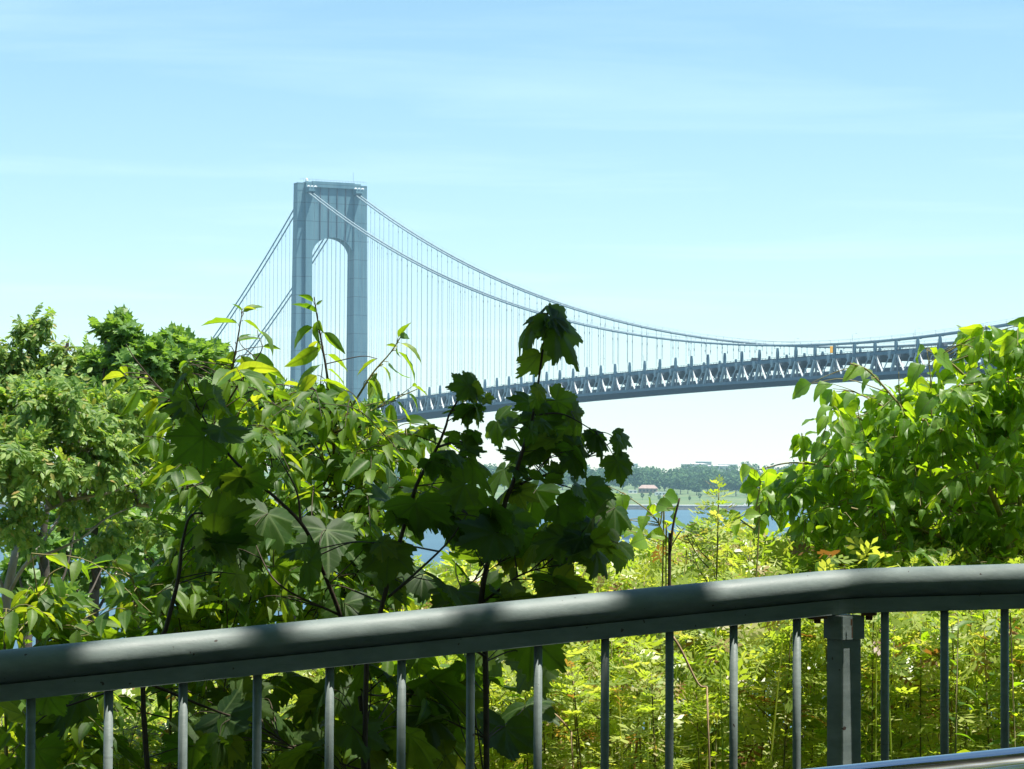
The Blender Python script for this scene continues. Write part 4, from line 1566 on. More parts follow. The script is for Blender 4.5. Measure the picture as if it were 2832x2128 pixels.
leaf_list(cp, z7, dc, [(1665, 370, 1755, 235), (1675, 375, 1785, 328), (1650, 440, 1570, 420), (1655, 440, 1635, 525), (1680, 415, 1895, 503), (1660, 478, 1885, 665), (1590, 560, 1715, 745), (1545, 580, 1465, 620), (1540, 590, 1650, 690), (1500, 640, 1425, 720), (1480, 660, 1440, 860), (1490, 700, 1540, 860), (1430, 700, 1630, 850),
                      (1770, 745, 1835, 700), (1800, 755, 1900, 800), (1740, 800, 1870, 915), (1650, 860, 1825, 1050), (1600, 880, 1620, 1095), (1560, 860, 1410, 930), (1640, 850, 1520, 800), (1200, 1090, 1360, 988), (1260, 1060, 1425, 1028), (1115, 1205, 1330, 1410), (1150, 1150, 1430, 1290), (1260, 1170, 1420, 1340),
                      (1400, 1150, 1500, 1190), (1560, 1240, 1650, 1530), (1690, 1310, 1790, 1510), (1450, 1240, 1520, 1490), (1590, 1250, 1690, 1320), (1500, 1240, 1590, 1310), (1350, 1190, 1430, 1430), (1440, 1030, 1480, 1190), (1720, 990, 1900, 1000), (1380, 1000, 1330, 1150), (1580, 1050, 1460, 1100)], 1.08)
cp.sprays([(780, 880), (880, 860), (960, 920), (930, 1100), (860, 1150), (760, 1060)], 20, 5.6, 6.2)
cp.sprays([(740, 1130), (930, 1110), (900, 1330), (760, 1330)], 18, 5.7, 6.4)
cp.done()
# low bright sprigs at the left edge
ds = 5.6
z61 = zoomer(0, 1300, 2.765)
base = root_at(60, ds)
cp = Plant("cherry_sapling", "low bright sprig with hanging yellow green leaves at left edge above the rail", "sapling", base, M['cherry'], M['stem_green'], T_CHERRY, GRP)
Z = lambda x, y, e=0: P(*z61(x, y), ds + e)
cp.stem([base, P(90, 1500, ds), Z(275, 1070), Z(360, 840), Z(410, 780), Z(485, 742)], .004, .0012)
cp.stem([base, P(10, 1450, ds), Z(110, 1190), Z(0, 1130), Z(-120, 1110)], .004, .0012)
leaf_list(cp, z61, ds, [(355, 830, 275, 900), (400, 800, 570, 1060), (410, 790, 480, 940), (340, 900, 200, 930), (330, 920, 70, 1060), (310, 980, 110, 1120), (350, 1010, 460, 1120), (340, 880, 410, 1010), (300, 1000, 220, 1170), (330, 1020, 370, 1140), (340, 1150, 490, 1150), (110, 1195, 50, 1370), (30, 1160, -20, 1400), (130, 1220, 180, 1380), (250, 1190, 370, 1340), (280, 1180, 440, 1240),
                      (520, 1220, 370, 1340), (630, 1210, 540, 1330), (700, 1230, 640, 1310), (820, 1260, 700, 1310), (440, 1290, 520, 1320), (200, 1330, 260, 1290), (560, 1200, 440, 1260)], 1.35)
cp.sprays([(-60, 1290), (150, 1270), (330, 1320), (340, 1395), (-60, 1430)], 26, 5.4, 6.0)
cp.sprays([(-60, 1500), (330, 1480), (330, 1662), (-60, 1662)], 34, 5.3, 6.1)
cp.done()
base = root_at(330, ds)
cp = Plant("cherry_sapling", "low sprig with one long arching pale leaf in front of water and grey branches", "sapling", base, M['cherry'], M['stem_green'], T_CHERRY, GRP)
cp.stem([base, P(370, 1450, ds), Z(1090, 1060), Z(1030, 900), Z(1000, 820), Z(910, 750), Z(870, 690)], .004, .0012)
cp.stem([Z(1090, 1060), Z(1250, 960, .1), Z(1390, 880, .1)], .003, .001)
leaf_list(cp, z61, ds, [(870, 690, 600, 725), (860, 700, 1030, 780), (900, 680, 1020, 690), (800, 745, 640, 745), (890, 760, 790, 850), (880, 800, 800, 960), (930, 770, 1010, 830), (1010, 830, 1060, 900), (1030, 900, 980, 1040), (1050, 930, 1180, 830), (1130, 900, 1210, 1000), (1080, 1040, 1140, 1220), (1140, 990, 1220, 1040), (1250, 880, 1370, 1050), (1250, 870, 1200, 990), (1350, 890, 1470, 1050), (1540, 870, 1560, 940), (1620, 560, 1720, 700), (1640, 660, 1700, 690)], 1.3)
cp.sprays([(250, 1180), (500, 1180), (520, 1360), (300, 1400)], 28, 5.4, 6.2)
cp.done()

# ---- broad leaved shrub at right
db = 6.9
z3 = zoomer(2100, 850, 3.022)
base = root_at(2210, db, .15)
bs = Plant("knotweed_shrub", "large bushy shrub with broad heart shaped bright green leaves at right", "shrub", base, M['broad'], M['stem_green'], T_BROAD)
Z = lambda x, y, e=0: P(*z3(x, y), db + e)
Q = lambda u, v, e=0: P(u, v, db + e)
bs.stem([base, Q(2200, 1290, .1), Z(1900, 1480), Z(1710, 1230), Z(1570, 1080), Z(1440, 970), Z(1300, 920), Z(1180, 820), Z(920, 540), Z(760, 470, -.05)], .009, .002)
bs.stem([Z(1300, 920), Z(1150, 870), Z(1020, 825)], .003, .0015)
bs.stem([Z(1200, 880), Z(1170, 700), Z(1165, 540)], .0025, .001)
bs.stem([Z(1440, 970), Z(1430, 590), Z(1400, 360)], .0025, .001)
bs.stem([Q(2200, 1290, .1), Q(2130, 1150, .15), Q(1990, 1060, .1), Q(1850, 1020, .05), Q(1720, 1000), Q(1640, 1015)], .007, .0015)
bs.stem([Q(2215, 1250, .2), Q(2190, 1000, .2), Q(2120, 860, .15), Q(2060, 790, .1), Q(2000, 755)], .008, .0015)
bs.stem([Q(2230, 1250, .2), Q(2260, 950, .3), Q(2250, 800, .3), Q(2180, 720, .2)], .008, .0015)
bs.stem([Q(2130, 1150, .15), Q(1950, 980, .25), Q(1850, 900, .2), Q(1800, 890, .2)], .005, .0012)
bs.stem([Q(2130, 1200, .2), Q(1950, 1130, .2), Q(1800, 1090, .1), Q(1700, 1090, .1)], .005, .0012)
leaf_list(bs, z3, db, [(430, 635, 235, 745), (440, 640, 370, 720), (600, 640, 425, 700), (610, 685, 450, 910), (730, 710, 660, 990), (640, 710, 640, 850), (840, 740, 700, 800), (940, 760, 920, 910), (1060, 760, 850, 780), (800, 930, 678, 955), (870, 500, 688, 585), (890, 510, 875, 585), (930, 580, 1060, 640), (930, 600, 810, 690), (1090, 700, 960, 720), (1130, 660, 1190, 720),
                      (850, 990, 770, 1060), (600, 1060, 430, 1135), (720, 1080, 590, 1190), (700, 1090, 640, 1230), (555, 1160, 390, 1250), (930, 900, 900, 1090), (1080, 830, 1000, 980), (1390, 345, 1212, 435), (1430, 340, 1505, 368), (1370, 480, 1195, 600), (1200, 600, 1390, 660), (1460, 395, 1690, 520), (1470, 555, 1620, 700), (1490, 735, 1195, 770), (1480, 740, 1240, 900), (1460, 760, 1640, 900),
                      (1700, 250, 1585, 300), (1710, 260, 1640, 330), (1840, 250, 1790, 330), (1850, 240, 1940, 260), (2010, 200, 1990, 300), (2050, 190, 2140, 230), (1760, 330, 1640, 430), (1800, 340, 1800, 500), (1960, 350, 1870, 450), (2060, 390, 2090, 520), (1900, 500, 2010, 560), (1740, 560, 1620, 640), (1770, 720, 1600, 790), (1790, 650, 1800, 760), (1980, 640, 2080, 740),
                      (1000, 1020, 1150, 1000), (1090, 1090, 920, 1160), (1250, 1070, 1130, 1160), (1440, 1100, 1270, 1230), (540, 1350, 270, 1350), (640, 1230, 440, 1300), (760, 1240, 600, 1330), (640, 1240, 830, 1270), (330, 1420, 160, 1480), (320, 1410, 400, 1500), (1400, 1390, 1250, 1470), (1270, 1480, 1140, 1490)], 1.0, .08, (0, -.45, .65))
bs.sprays([(1615, 1050), (1700, 990), (1770, 930), (1790, 890), (1900, 840), (2010, 810), (2020, 960), (1900, 1060), (1700, 1090)], 56, 6.6, 7.5, (.3, .55), (.05, .085), 12, .84, .6, (-.45, 0, .1))
bs.sprays([(1960, 800), (2100, 735), (2215, 715), (2300, 720), (2300, 980), (2050, 1000)], 66, 6.6, 7.5, (.3, .55), (.055, .09), 12, .84, .6, (-.4, 0, .3))
bs.sprays([(1590, 1070), (1660, 1030), (1900, 1030), (2215, 980), (2300, 1230), (1950, 1230), (1720, 1210), (1620, 1140)], 105, 6.6, 7.7, (.3, .5), (.05, .085), 12, .84, .6, (-.4, 0, .1))
bs.fill([(1850, 1050), (2000, 950), (2215, 900), (2215, 1230), (1950, 1240)], 200, 7.5, 8.4, (.09, .14), .4)
bs.fill([(2215, 720), (2420, 700), (2480, 1250), (2215, 1250)], 120, 6.8, 7.8, (.09, .14), .4)
bs.done()
# small sprigs of the same kind in front of the water
z4 = zoomer(1350, 1250, 2.765)
for lab, u, rows, stems in (
        ("small upright sprig with three hanging heart shaped leaves in front of the far bank", 1400,
         [(905, 265, 795, 370), (1000, 320, 945, 460), (1020, 330, 1035, 460), (890, 262, 800, 258), (1250, 400, 1170, 470), (1270, 400, 1250, 500), (1290, 400, 1400, 420), (1350, 330, 1480, 370), (1420, 430, 1430, 500), (1210, 490, 1170, 600), (1270, 490, 1320, 490), (1000, 540, 900, 570), (960, 530, 1030, 560)],
         [[(1340, 700), (1310, 560), (1220, 450), (1130, 385), (1000, 300), (890, 255)], [(1310, 560), (1300, 440), (1350, 330)]]),
        ("small leafy sprig with dark lower leaf beside the dead stick", 1440,
         [(1350, 640, 1210, 640), (1350, 650, 1370, 700), (1420, 540, 1340, 550), (1440, 560, 1560, 540), (1060, 600, 960, 620), (1130, 570, 1060, 600), (1200, 660, 1130, 690), (1580, 560, 1530, 650)],
         [[(1360, 900), (1360, 680), (1300, 540), (1230, 450)], [(1360, 800), (1480, 600), (1600, 540)]]),
        ("small leafy sprig with raised leaves between tall mugwort and the big shrub", 1560,
         [(2010, 120, 1860, 205), (2050, 140, 2000, 240), (2130, 150, 2140, 240), (2060, 190, 1980, 300), (2020, 260, 1900, 290), (2050, 280, 1990, 390), (2140, 360, 2060, 400), (2110, 380, 2170, 440), (1800, 440, 1700, 520), (1920, 460, 1810, 560), (1960, 480, 2080, 470), (1860, 540, 1920, 640), (2080, 500, 2200, 540)],
         [[(2060, 800), (2040, 500), (2080, 260), (2060, 170), (2010, 120)], [(2040, 600), (1900, 500), (1790, 430)]])):
    base = root_at(u, 6.4)
    sp = Plant("knotweed_sprig", lab, "sprig", base, M['broad'], M['stem_green'], T_BROAD, "young broad leaved sprigs")
    for i_, s_ in enumerate(stems):
        pts = [P(*z4(*a), 6.4) for a in s_]
        sp.stem(([base] if i_ == 0 else []) + pts, .0024, .001)
    leaf_list(sp, z4, 6.4, rows, 1.2, .04, (0, -.7, .55))
    sp.done()

# dead stick
base = root_at(1444, 5.9)
dk = thing("dead_stick", "thin bare blackish stick standing upright in the weeds in front of the water", "stick", base)
m = MB()
m.tube(smooth_path([base, P(1446, 1262, 5.9), P(1448, 1190, 5.9), P(1455, 1130, 5.9), P(1468, 1076, 5.9)], 5), np.linspace(.0045, .0022, 21), 7)
m.build("stick", M['stem_dark'], dk, True, base)

# ---- mugwort weeds
def weed_proto(seed, hgt, group, name="mugwort_weed", bright=0):
    r_ = np.random.default_rng(seed)
    rt = thing(name, "yellow green mugwort weed with feathery cut leaves in the stand behind the railing", "weed", (0, 0, 0), 0, group)
    sm, lm = MB(), MB()
    lean = r_.normal(0, .05, 2)
    pts = smooth_path([(0, 0, 0), (lean[0] * .3, lean[1] * .3, hgt * .5), (lean[0], lean[1], hgt)], 5)
    sm.tube(pts, np.linspace(.0042, .0016, len(pts)), 5)
    zs_ = np.concatenate([np.arange(hgt - .80, hgt - .12, .016), np.arange(hgt - .12, hgt + .005, .005)])
    n = len(zs_)
    fr = zs_ / hgt
    az = np.arange(n) * 2.4 + r_.normal(0, .4, n)
    pos = np.stack([lean[0] * fr ** 2, lean[1] * fr ** 2, zs_], 1)
    up = np.interp(zs_, [hgt - .8, hgt - .2, hgt], [-.35, .25, 1.1]) + r_.normal(0, .3, n)
    d_ = np.stack([np.cos(az), np.sin(az), up], 1)
    ln = np.interp(zs_, [hgt - .8, hgt - .3, hgt - .08, hgt], [.085, .085, .055, .03]) * r_.uniform(.8, 1.25, n)
    nr_ = np.stack([-np.cos(az) * up * .7, -np.sin(az) * up * .7, np.ones(n)], 1) + r_.normal(0, .35, (n, 3))
    put(lm, T_MUG, pos, d_, nr_, np.stack([ln * 1.0, ln, ln], 1))
    # short side shoots near the top
    for k in range(5):
        z = hgt - r_.uniform(.06, .5)
        a = r_.uniform(0, 6.28)
        L_ = r_.uniform(.06, .14)
        q0 = np.array((0, 0, z))
        q1 = q0 + np.array((math.cos(a) * .6, math.sin(a) * .6, .8)) * L_
        sm.tube([q0, (q0 + q1) / 2 + (0, 0, -.01), q1], [.0018, .0014, .001], 4, False)
        nn = 10
        f_ = r_.uniform(.3, 1, nn)[:, None]
        aa = r_.uniform(0, 6.28, nn)
        put(lm, T_MUG, q0 + (q1 - q0) * f_, np.stack([np.cos(aa), np.sin(aa), r_.uniform(-.1, 1, nn)], 1), r_.normal(0, .4, (nn, 3)) + (0, 0, 1), r_.uniform(.025, .055, nn))
    sm.build("stem", M['stem_weed'], rt, True)
    lm.build("foliage", M['weed'], rt)
    return rt


WG = "mugwort weeds in the stand behind the railing"
protos = [weed_proto(40 + k, 1.30 + .015 * k, WG) for k in range(9)]


def weed_top(u, d):
    """height of the weed stand's top seen in column u (picture row); the stand is lower next to the railing"""
    return np.interp(u, [300, 950, 1550, 1750], [70, 330, 330, 170]) * np.clip(1 - (d - 5.7) / 1.15, 0, 1) + np.interp(u, [-200, 300, 620, 760, 980, 1150, 1260, 1400, 1560, 1700, 1850, 2050, 2212, 2500], [1500, 1490, 1450, 1270, 1215, 1195, 1170, 1165, 1135, 1145, 1168, 1178, 1172, 1175])


def scatter(n, dlo, dhi, ulo, uhi, tmin):
    o = []
    while len(o) < n:
        d = math.sqrt(rng.uniform(dlo ** 2, dhi ** 2))
        u = rng.uniform(ulo, uhi)
        q = P(u, weed_top(u, d) + abs(rng.normal(0, 55)) - 12, d)
        g = float(ground_z(q[0], q[1]))
        if all((q[0] - e[0]) ** 2 + (q[1] - e[1]) ** 2 > tmin ** 2 for e in o):
            o.append((q[0], q[1], g, q[2] - g))
    return o


places = scatter(295, 5.75, 8.8, -160, 2400, .075)
places.sort(key=lambda e: e[1])
for k, (x, y, g, hh) in enumerate(places):
    p0 = protos[k % 9]
    if k < 9:
        o = p0
        o.location = (x, y, g)
        o.rotation_euler = (0, 0, rng.uniform(0, 6.28))
    else:
        o = copy_thing(p0, (x, y, g), rng.uniform(0, 6.28))
    h0 = 1.30 + .015 * (k % 9)
    o.scale = (1, 1, hh / h0)
# broader leaved weeds here and there in the stand
lw = []
for k in range(3):
    rt = thing("leafy_weed", "green weed with plain pointed leaves growing among the mugwort", "weed", (0, 0, 0), 0, "plain leaved weeds among the mugwort")
    sm, lm = MB(), MB()
    hgt = 1.2
    sm.tube([(0, 0, 0), (.02, 0, .6), (.03, .02, hgt)], [.004, .003, .0014], 5)
    zs_ = np.linspace(hgt - .55, hgt, 26)
    az = np.arange(26) * 2.4
    d_ = np.stack([np.cos(az), np.sin(az), np.linspace(-.4, .9, 26)], 1) + rng.normal(0, .25, (26, 3))
    put(lm, T_CHERRY, np.stack([zs_ * .025, zs_ * .01, zs_], 1), d_, rng.normal(0, .35, (26, 3)) + (0, 0, 1), np.linspace(.10, .045, 26) * rng.uniform(.8, 1.2, 26))
    sm.build("stem", M['stem_weed'], rt, True)
    lm.build("foliage", M['broad' if k < 2 else 'cherry'], rt, True)
    lw.append(rt)
for k in range(44):
    d = rng.uniform(5.75, 7.6)
    u = rng.uniform(-100, 2300)
    q = P(u, weed_top(u, d) + rng.uniform(-15, 60), d)
    g = float(ground_z(q[0], q[1]))
    o = lw[k] if k < 3 else copy_thing(lw[k % 3], (0, 0, 0), rng.uniform(0, 6.28))
    o.location = (q[0], q[1], g)
    o.scale = (1, 1, (q[2] - g) / 1.2)
# one tall weed with nodding top against the far bank
tall = weed_proto(77, 1.5, None, "tall_mugwort")
tall['label'] = "tallest mugwort stem with drooping tip standing out against the far bank"
q = P(1532, 1048, 6.3)
tall.location = (q[0], q[1], q[2] - 1.5)
# fill of lower weeds behind: too many to count
ub = MB()
n = 24000
uu = rng.uniform(-150, 2400, n)
dd_ = rng.uniform(5.9, 12, n)
vv = np.array([weed_top(u, d) for u, d in zip(uu, dd_)]) + 10 + np.abs(rng.normal(0, 120, n))
pos = np.array([P(u, v, d) for u, v, d in zip(uu, vv, dd_)])
pos[:, 2] = np.maximum(pos[:, 2], ground_z(pos[:, 0], pos[:, 1]) + .03)
aa = rng.uniform(0, 6.28, n)
put(ub, T_MUG, pos, np.stack([np.cos(aa), np.sin(aa), rng.normal(-.25, .6, n)], 1), rng.normal(0, .6, (n, 3)) + (0, -.3, .8), rng.uniform(.045, .085, n))
n = 700
uu = rng.uniform(-150, 2400, n)
dd_ = rng.uniform(5.9, 9.6, n)
for u, d in zip(uu, dd_):
    q = P(u, weed_top(u, d) + 40, d)
    g = float(ground_z(q[0], q[1]))
    ub.tube([(q[0] + rng.normal(0, .05), q[1], g), (q[0], q[1], (g + q[2]) / 2), (q[0] + rng.normal(0, .04), q[1] + rng.normal(0, .04), q[2])], [.004, .003, .0015], 4, False)
n = 26000
px_ = np.concatenate([rng.uniform(-12, -1.6, n // 2), rng.uniform(2.6, 10, n // 4), rng.uniform(-6, 6, n - n // 2 - n // 4)])
py_ = np.concatenate([rng.uniform(5.4, 17, n // 2), rng.uniform(5.4, 15, n // 4), rng.uniform(11, 20, n - n // 2 - n // 4)])
pz_ = ground_z(px_, py_) + rng.uniform(.02, .75, n) * np.clip((py_ - 4.6) / 3, .3, 1)
sight = np.abs(px_) > .205 * py_ + .12
pz_ = np.where(sight, pz_, np.minimum(pz_, H - .118 * py_))
aa = rng.uniform(0, 6.28, n)
put(ub, T_MUG, np.stack([px_, py_, np.maximum(pz_, ground_z(px_, py_) + .01)], 1), np.stack([np.cos(aa), np.sin(aa), rng.normal(.1, .5, n)], 1), rng.normal(0, .5, (n, 3)) + (0, 0, 1), rng.uniform(.12, .2, n))
tag(ub.build("undergrowth", M['weed']), kind="stuff")
# brown broken stalks among the weeds
for lab, pts in (("thin reddish dead stalk leaning left among weeds seen between two right pickets", [(1860, 1760), (1885, 1800), (1930, 1890), (1955, 1900)]),
                 ("pale broken stalk leaning among weeds below the middle of the rail", [(1500, 1955), (1545, 1985), (1580, 2025)]),
                 ("pale dry stalk lying in the weeds below the left rail end", [(0, 2110), (120, 2075), (235, 2095), (300, 2105)])):
    q = np.array([P(a / 1.28029, c / 1.28029, 5.75) for a, c in pts])
    o = thing("dry_stalk", lab, "stalk", (q[0][0], q[0][1], float(ground_z(q[0][0], q[0][1]))), 0, "dry stalks in the weeds")
    m = MB()
    pp = smooth_path(q, 4)
    m.tube(pp, np.linspace(.0035, .002, len(pp)), 6)
    pp2 = smooth_path([pp[-1], (pp[-1] + np.array(o.location)) / 2 + (.05, .05, 0), np.array(o.location)], 4)
    m.tube(pp2, np.linspace(.002, .004, len(pp2)), 5)
    m.build("stalk", simple_mat("dry_stalk", (.28, .18, .10), (.45, .34, .20), 50, .8), o, True, o.location)

# ---- trees on the slope at left
def tree(name, label, base, trunk, limbs, blobs, tpls, lmat, bmat, n_leaf, size, r0, droop=.5, group=None, wid=1.0, seed=1, up_face=.9):
    """trunk: path; limbs: paths; blobs: (centre, rx, rz, share)"""
    rt = thing(name, label, "tree", base, 0, group)
    tm, cm = MB(), MB()
    pp = smooth_path(trunk, 6)
    tm.tube(pp, np.linspace(r0, r0 * .35, len(pp)), 9)
    sk = [pp[len(pp) // 4:]]
    for l in limbs:
        p = smooth_path(l, 5)
        tm.tube(p, np.linspace(r0 * .26, r0 * .08, len(p)), 6)
        sk.append(p)
    tot = sum(b_[3] for b_ in blobs)
    for c, rx, rz, sh in blobs:
        c = np.array(c)
        n_ = int(n_leaf * sh / tot)
        sks = np.vstack(sk)
        k = sks[np.argmin(np.linalg.norm(sks - c, axis=1) + np.maximum(0, sks[:, 2] - c[2]) * 1.2)]
        pb = smooth_path([k, (k + c) / 2 + (0, 0, .12 * np.linalg.norm(c - k)) + rng.normal(0, .08, 3), c], 4)
        tm.tube(pb, np.linspace(r0 * .28, r0 * .08, len(pb)), 5, False)
        ntw = max(6, n_ // 14)
        ends = c + nrm(rng.normal(0, 1, (ntw, 3))) * (rng.uniform(.15, 1, (ntw, 1)) ** .5) * np.array((rx, rx, rz)) * rng.uniform(.7, 1.65, (ntw, 1))
        for e in ends:
            tm.tube([c + (e - c) * .08, (c + e) / 2 + rng.normal(0, .05 * rx, 3), e], [r0 * .07, r0 * .05, r0 * .025], 4, False)
        ti = rng.integers(0, ntw, n_)
        f_ = rng.uniform(.35, 1.06, (n_, 1))
        pos = c + (ends[ti] - c) * f_ + rng.normal(0, .06 * rx, (n_, 3))
        outd = nrm(pos - c) + rng.normal(0, .55, (n_, 3))
        outd[:, 2] -= droop
        fc = nrm(pos - c) * .5 + np.array((0, -.15, up_face)) + rng.normal(0, .4, (n_, 3))
        ln = size * rng.uniform(.7, 1.25, n_)
        put(cm, tpls, pos, outd, fc, np.stack([ln * wid, ln, ln], 1))
    tm.build("trunk", bmat, rt, True, base)
    cm.build("crown", lmat, rt, False, base)
    return rt


def tpt(u, v, d):
    return P(u, v, d)


def tbase(u, d):
    q = P(u, 1200, d)
    return np.array((q[0], q[1], float(ground_z(q[0], q[1])) - .1))


def blob(u, v, d, ru, rv, sh=1.0):
    return (P(u, v, d), ru * d / 5585, rv * d / 5585, sh)


TG = "trees on the slope at left"
d = 19.0
bq = tbase(-30, d)
tree("sumac_tree", "feathery leaved tree with pale forked branches at left picture edge", bq,
     [bq, P(-5, 1420, d), P(8, 1330, d), P(14, 1290, d), P(30, 1210, d), P(40, 1150, d + .3)],
     [[P(14, 1290, d), P(60, 1215, d - .2), P(120, 1190, d - .3), P(180, 1160, d - .3), P(230, 1120, d - .2), P(300, 1090, d)],
      [P(40, 1150, d), P(90, 1110, d - .3), P(150, 1080, d - .4), P(230, 1030, d - .2), P(290, 960, d)],
      [P(14, 1290, d), P(-20, 1200, d), P(-50, 1080, d)], [P(60, 1215, d), P(120, 1130, d + .4), P(180, 1010, d + .6)], [P(150, 1080, d - .4), P(250, 1060, d - .4), P(330, 1010, d - .3)]],
     [blob(30, 900, d, 85, 55, 1.2), blob(130, 880, d - .5, 90, 50, 1.2), blob(230, 890, d, 80, 45, 1.0), blob(60, 980, d - .8, 95, 55, 1.3), blob(180, 970, d - .6, 95, 50, 1.2), blob(290, 960, d + .2, 70, 55, .9),
      blob(-40, 950, d, 80, 80, 1), blob(50, 1060, d - .5, 80, 45, 0.41), blob(170, 1060, d - .2, 85, 42, 0.36), blob(300, 1060, d, 60, 45, 0.36), blob(20, 1130, d - .6, 60, 32, 0.23), blob(240, 1130, d + .4, 60, 35, 0.23), blob(330, 1110, d + .5, 40, 50, 0.18)],
     T_COMP, M['sumac'], M['bark'], 2500, .17, .062, .1, TG, seed=3)
d = 27.0
bq = tbase(60, d)
tree("sumac_tree", "slender tree with small feathery tufts raised against the sky at far left", bq,
     [bq, P(60, 1100, d), P(64, 900, d), P(66, 760, d), P(67, 700, d)],
     [[P(64, 900, d), P(110, 820, d), P(148, 750, d)], [P(64, 900, d), P(10, 830, d), P(-20, 780, d)]],
     [blob(67, 700, d, 26, 20, .3), blob(66, 735, d, 22, 20, .25), blob(148, 758, d, 26, 18, .35), blob(30, 785, d, 55, 26, 1), blob(-10, 800, d, 60, 38, 1), blob(110, 815, d, 50, 26, 1), blob(60, 830, d, 80, 36, 1), blob(165, 790, d, 36, 24, .5)],
     T_COMP, M['sumac'], M['bark_dark'], 1200, .19, .07, .1, TG)
d = 24.0
bq = tbase(300, d)
tree("oak_tree", "glossy dark green tree with pointed lobed leaves left of the bridge cables", bq,
     [bq, P(300, 1150, d), P(295, 950, d), P(270, 800, d), P(258, 720, d)],
     [[P(295, 950, d), P(350, 860, d), P(385, 760, d)], [P(295, 950, d), P(230, 860, d), P(225, 780, d)], [P(350, 860, d), P(450, 800, d)]],
     [blob(256, 722, d, 34, 26, .6), blob(264, 762, d, 54, 30, 1.2), blob(330, 785, d - .5, 52, 28, 1.3), blob(385, 754, d, 44, 24, 1.1), blob(400, 800, d - .3, 70, 40, 1.3), blob(300, 825, d, 80, 40, 1.3), blob(225, 800, d + .5, 42, 36, .8), blob(460, 800, d + .5, 55, 32, .7), blob(450, 860, d, 80, 50, 1), blob(340, 880, d + .5, 90, 45, 1), blob(500, 830, d + .6, 60, 40, .6)],
     T_LOBE, M['oak'], M['bark_dark'], 3300, .15, .10, .25, TG)
d = 30.0
bq = tbase(640, d)
tree("oak_tree", "leafy tree top showing behind the long leaved saplings in front of the tower", bq,
     [bq, P(640, 1150, d), P(640, 950, d), P(635, 880, d)], [[P(640, 950, d), P(700, 880, d)], [P(640, 950, d), P(570, 900, d)]],
     [blob(600, 880, d, 70, 36, 1), blob(690, 890, d, 70, 40, 1), blob(780, 920, d, 60, 40, .8), blob(640, 960, d, 120, 60, 1.2), blob(520, 900, d, 60, 40, .8)],
     T_LOBE, M['oak'], M['bark_dark'], 1500, .2, .10, .25, TG)
# dark slim trees in front of the water
for k, (u, dd0, lab, bl) in enumerate((
        (200, 22.0, "slim dark forked tree in front of the water left of the maple leaves", [(150, 1130, 55, 34), (215, 1180, 50, 38), (260, 1110, 60, 36), (120, 1210, 40, 26), (190, 1250, 40, 24), (290, 1180, 44, 34)]),
        (285, 23.0, "slim dark tree with several thin upright stems just left of the maple saplings", [(300, 1210, 55, 40), (350, 1150, 60, 44), (340, 1250, 60, 38), (270, 1280, 44, 30), (390, 1220, 50, 44), (420, 1140, 60, 50), (440, 1290, 60, 40)]),
        (90, 21.0, "slim dark tree behind the pale forked branches at far left", [(70, 1180, 44, 26), (20, 1230, 36, 28), (110, 1290, 40, 22), (60, 1320, 40, 22), (140, 1330, 46, 22)]))):
    bq = tbase(u, dd0)
    tree("slim_tree", lab, bq, [bq, P(u, 1370, dd0), P(u + 8, 1260, dd0), P(u + 4, 1150, dd0), P(u + 20, 1060, dd0)],
         [[P(u, 1340, dd0), P(u + 50, 1240, dd0 + .2), P(u + 75, 1130, dd0 + .3)], [P(u, 1370, dd0), P(u - 45, 1260, dd0), P(u - 60, 1150, dd0)], [P(u + 8, 1260, dd0), P(u - 20, 1170, dd0 - .3)], [P(u, 1360, dd0), P(u + 90, 1300, dd0 - .2), P(u + 130, 1230, dd0)]],
         [blob(a, c, dd0 + rng.uniform(-.6, .6), r_, q_, r_ * q_ / 2000) for a, c, r_, q_ in bl], T_LOBE, M['oak'], M['bark_dark'], 520, .17, .06, .3, TG)

# ---- tree over the path that shades the railing (stands right of the camera)
sp_list = [(200, 425), (690, 870), (1120, 1265), (1560, 1790), (1840, 1965), (2000, 2300)]
samp = []  # points that get a gap shaped into the crown for sun patches
for a, c in sp_list:
    for u in np.linspace(a + 25, c - 25, 10):
        samp.append(rail_pt(u) + np.array((0, 0, .012)))
for k in np.linspace(-.2, .25, 40):
    samp.append(B_ + dd * k)
for k in np.linspace(-.30, -.60, 14):
    samp.append(pc + np.array((.03, -.03, k)))
samp = np.array(samp)
HC = 5.4
shx, shy = SD[0] / SD[2], SD[1] / SD[2]
trunkp = np.array((5.2, .3, float(ground_z(5.2, .3))))
shade = thing("shade_tree", "broad maple tree standing over the path and shading the railing", "tree", trunkp)
cm = MB()


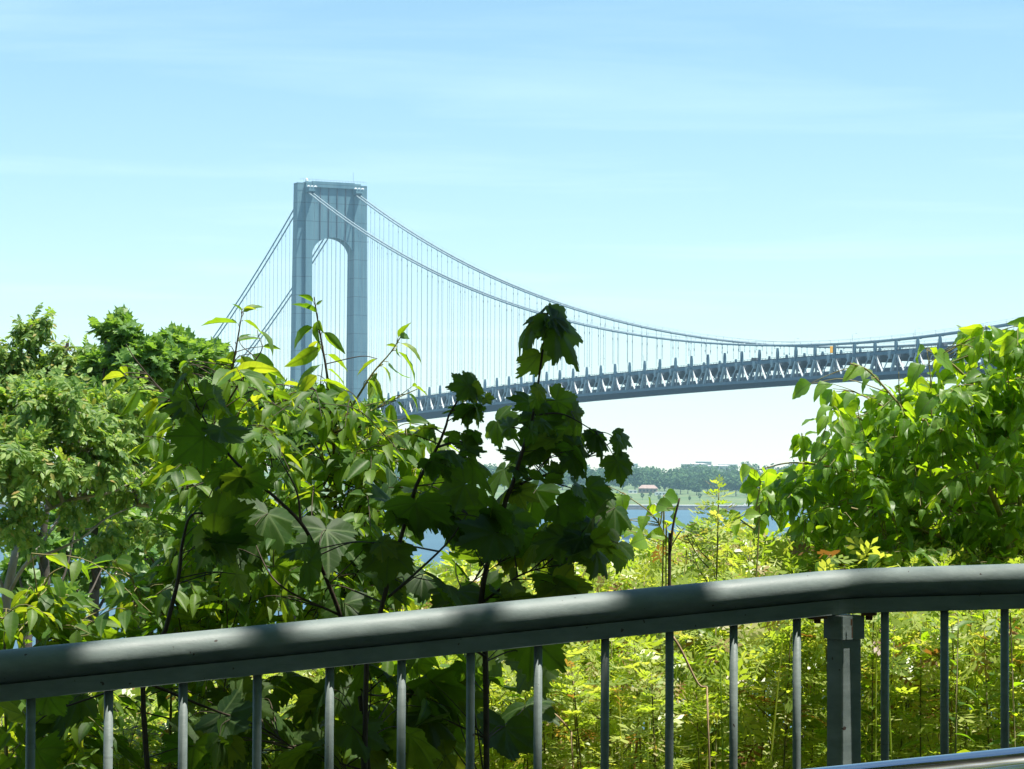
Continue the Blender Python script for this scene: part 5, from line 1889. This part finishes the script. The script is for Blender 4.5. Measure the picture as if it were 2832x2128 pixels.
def canopy(n, xlo, xhi, ylo, yhi, zlo_, zhi, sz):
    p = np.stack([rng.uniform(xlo, xhi, n), rng.uniform(ylo, yhi, n), EYE + rng.uniform(zlo_, zhi, n)], 1)
    # front edge of the crown, uneven, leaves the plants farther out in the sun
    zz_ = p[:, 2] - (EYE - .1)
    gx, gy = p[:, 0] - shx * zz_, p[:, 1] - shy * zz_
    edge = 5.42 + .10 * np.sin(gx * 3.1) + .08 * np.sin(gx * 7.7 + 1) - .10 * np.clip(gx - .35, 0, 1) - .16 * np.clip((-.05 - gx) / .2, 0, 1)
    p = p[gy < edge]
    keep = np.ones(len(p), bool)
    for s_ in samp:
        r_ = p - s_
        tt = r_ @ SD
        dist = np.linalg.norm(r_ - tt[:, None] * SD, axis=1)
        keep &= dist > .048 + sz * .42
    p = p[keep]
    n = len(p)
    d_ = rng.normal(0, 1, (n, 3))
    d_[:, 2] = d_[:, 2] * .4 - .3
    f_ = rng.normal(0, .35, (n, 3)) + np.array((0, 0, 1))
    cm.inst(T_LOBE[0], p - nrm(d_) * sz * .5, d_, f_, np.stack([np.full(n, sz * 1.15)] * 3, 1) * rng.uniform(.8, 1.2, (n, 1)))


canopy(5200, .2, 4.2, 2.0, 4.9, 4.6, 6.2, .15)
canopy(5200, -3.5, 8.5, -4.5, 4.9, 4.6, 7.4, .26)
n = 6500  # unseen leaf mass added behind the camera to darken the railing
p = np.stack([rng.uniform(-9, 11, n), rng.uniform(-9, -3.2, n), EYE + rng.uniform(-1.3, 7, n)], 1)
cm.inst(T_LOBE[0], p, rng.normal(0, 1, (n, 3)), rng.normal(0, 1, (n, 3)), rng.uniform(.3, .5, n))
n = 5500  # unseen leaf wall added at left to keep sky light off the pickets
p = np.stack([rng.uniform(-9, -2.6, n), rng.uniform(-5, 3.6, n), EYE + rng.uniform(-.8, 6, n)], 1)
p = p[(p[:, 1] < 1.2) | (p[:, 0] < -3.4)]
n = len(p)
cm.inst(T_LOBE[0], p, rng.normal(0, 1, (n, 3)), rng.normal(0, 1, (n, 3)), rng.uniform(.3, .5, n))
n = 4000  # unseen leaf wall added at right, also to block sky light
p = np.stack([rng.uniform(3.6, 10, n), rng.uniform(-5, 4.6, n), EYE + rng.uniform(-.8, 5, n)], 1)
cm.inst(T_LOBE[0], p, rng.normal(0, 1, (n, 3)), rng.normal(0, 1, (n, 3)), rng.uniform(.3, .5, n))
cm.build("crown", M['maple'], shade, False, trunkp)
tm = MB()
pp = smooth_path([trunkp - (0, 0, .2), trunkp + (0, .1, 2.2), trunkp + (-.2, .2, 4.6), trunkp + (-.5, .3, 7.5)], 6)
tm.tube(pp, np.linspace(.22, .08, len(pp)), 14)
for k in range(9):
    a = k * 2.4
    s_ = pp[10 + k % 6]
    e = s_ + np.array((math.cos(a) * 2.6 - 1, math.sin(a) * 2.4, 1.4))
    tm.tube(smooth_path([s_, (s_ + e) / 2 + (0, 0, .3), e], 4), np.linspace(.07, .015, 9), 7)
tm.build("trunk", M['bark'], shade, True, trunkp)


# ================================================================== HAZE
hz, t, b = new_mat("haze_air")
t.nodes.remove(b)
pv = t.nodes.new("ShaderNodeVolumePrincipled")
pv.inputs['Color'].default_value = (.60, .88, 1.0, 1)
pv.inputs['Density'].default_value = .000085
pv.inputs['Anisotropy'].default_value = .2
t.links.new(pv.outputs[0], t.nodes["Material Output"].inputs['Volume'])
mb = MB()
mb.box((-3300, -120, -12), (3300, 6600, 232))
tag(mb.build("haze", hz), kind="stuff")
cy_ = scene.cycles
cy_.max_bounces = 8
cy_.diffuse_bounces = 3
cy_.glossy_bounces = 3
cy_.transmission_bounces = 5
cy_.transparent_max_bounces = 8
cy_.volume_bounces = 1
cy_.use_denoising = True
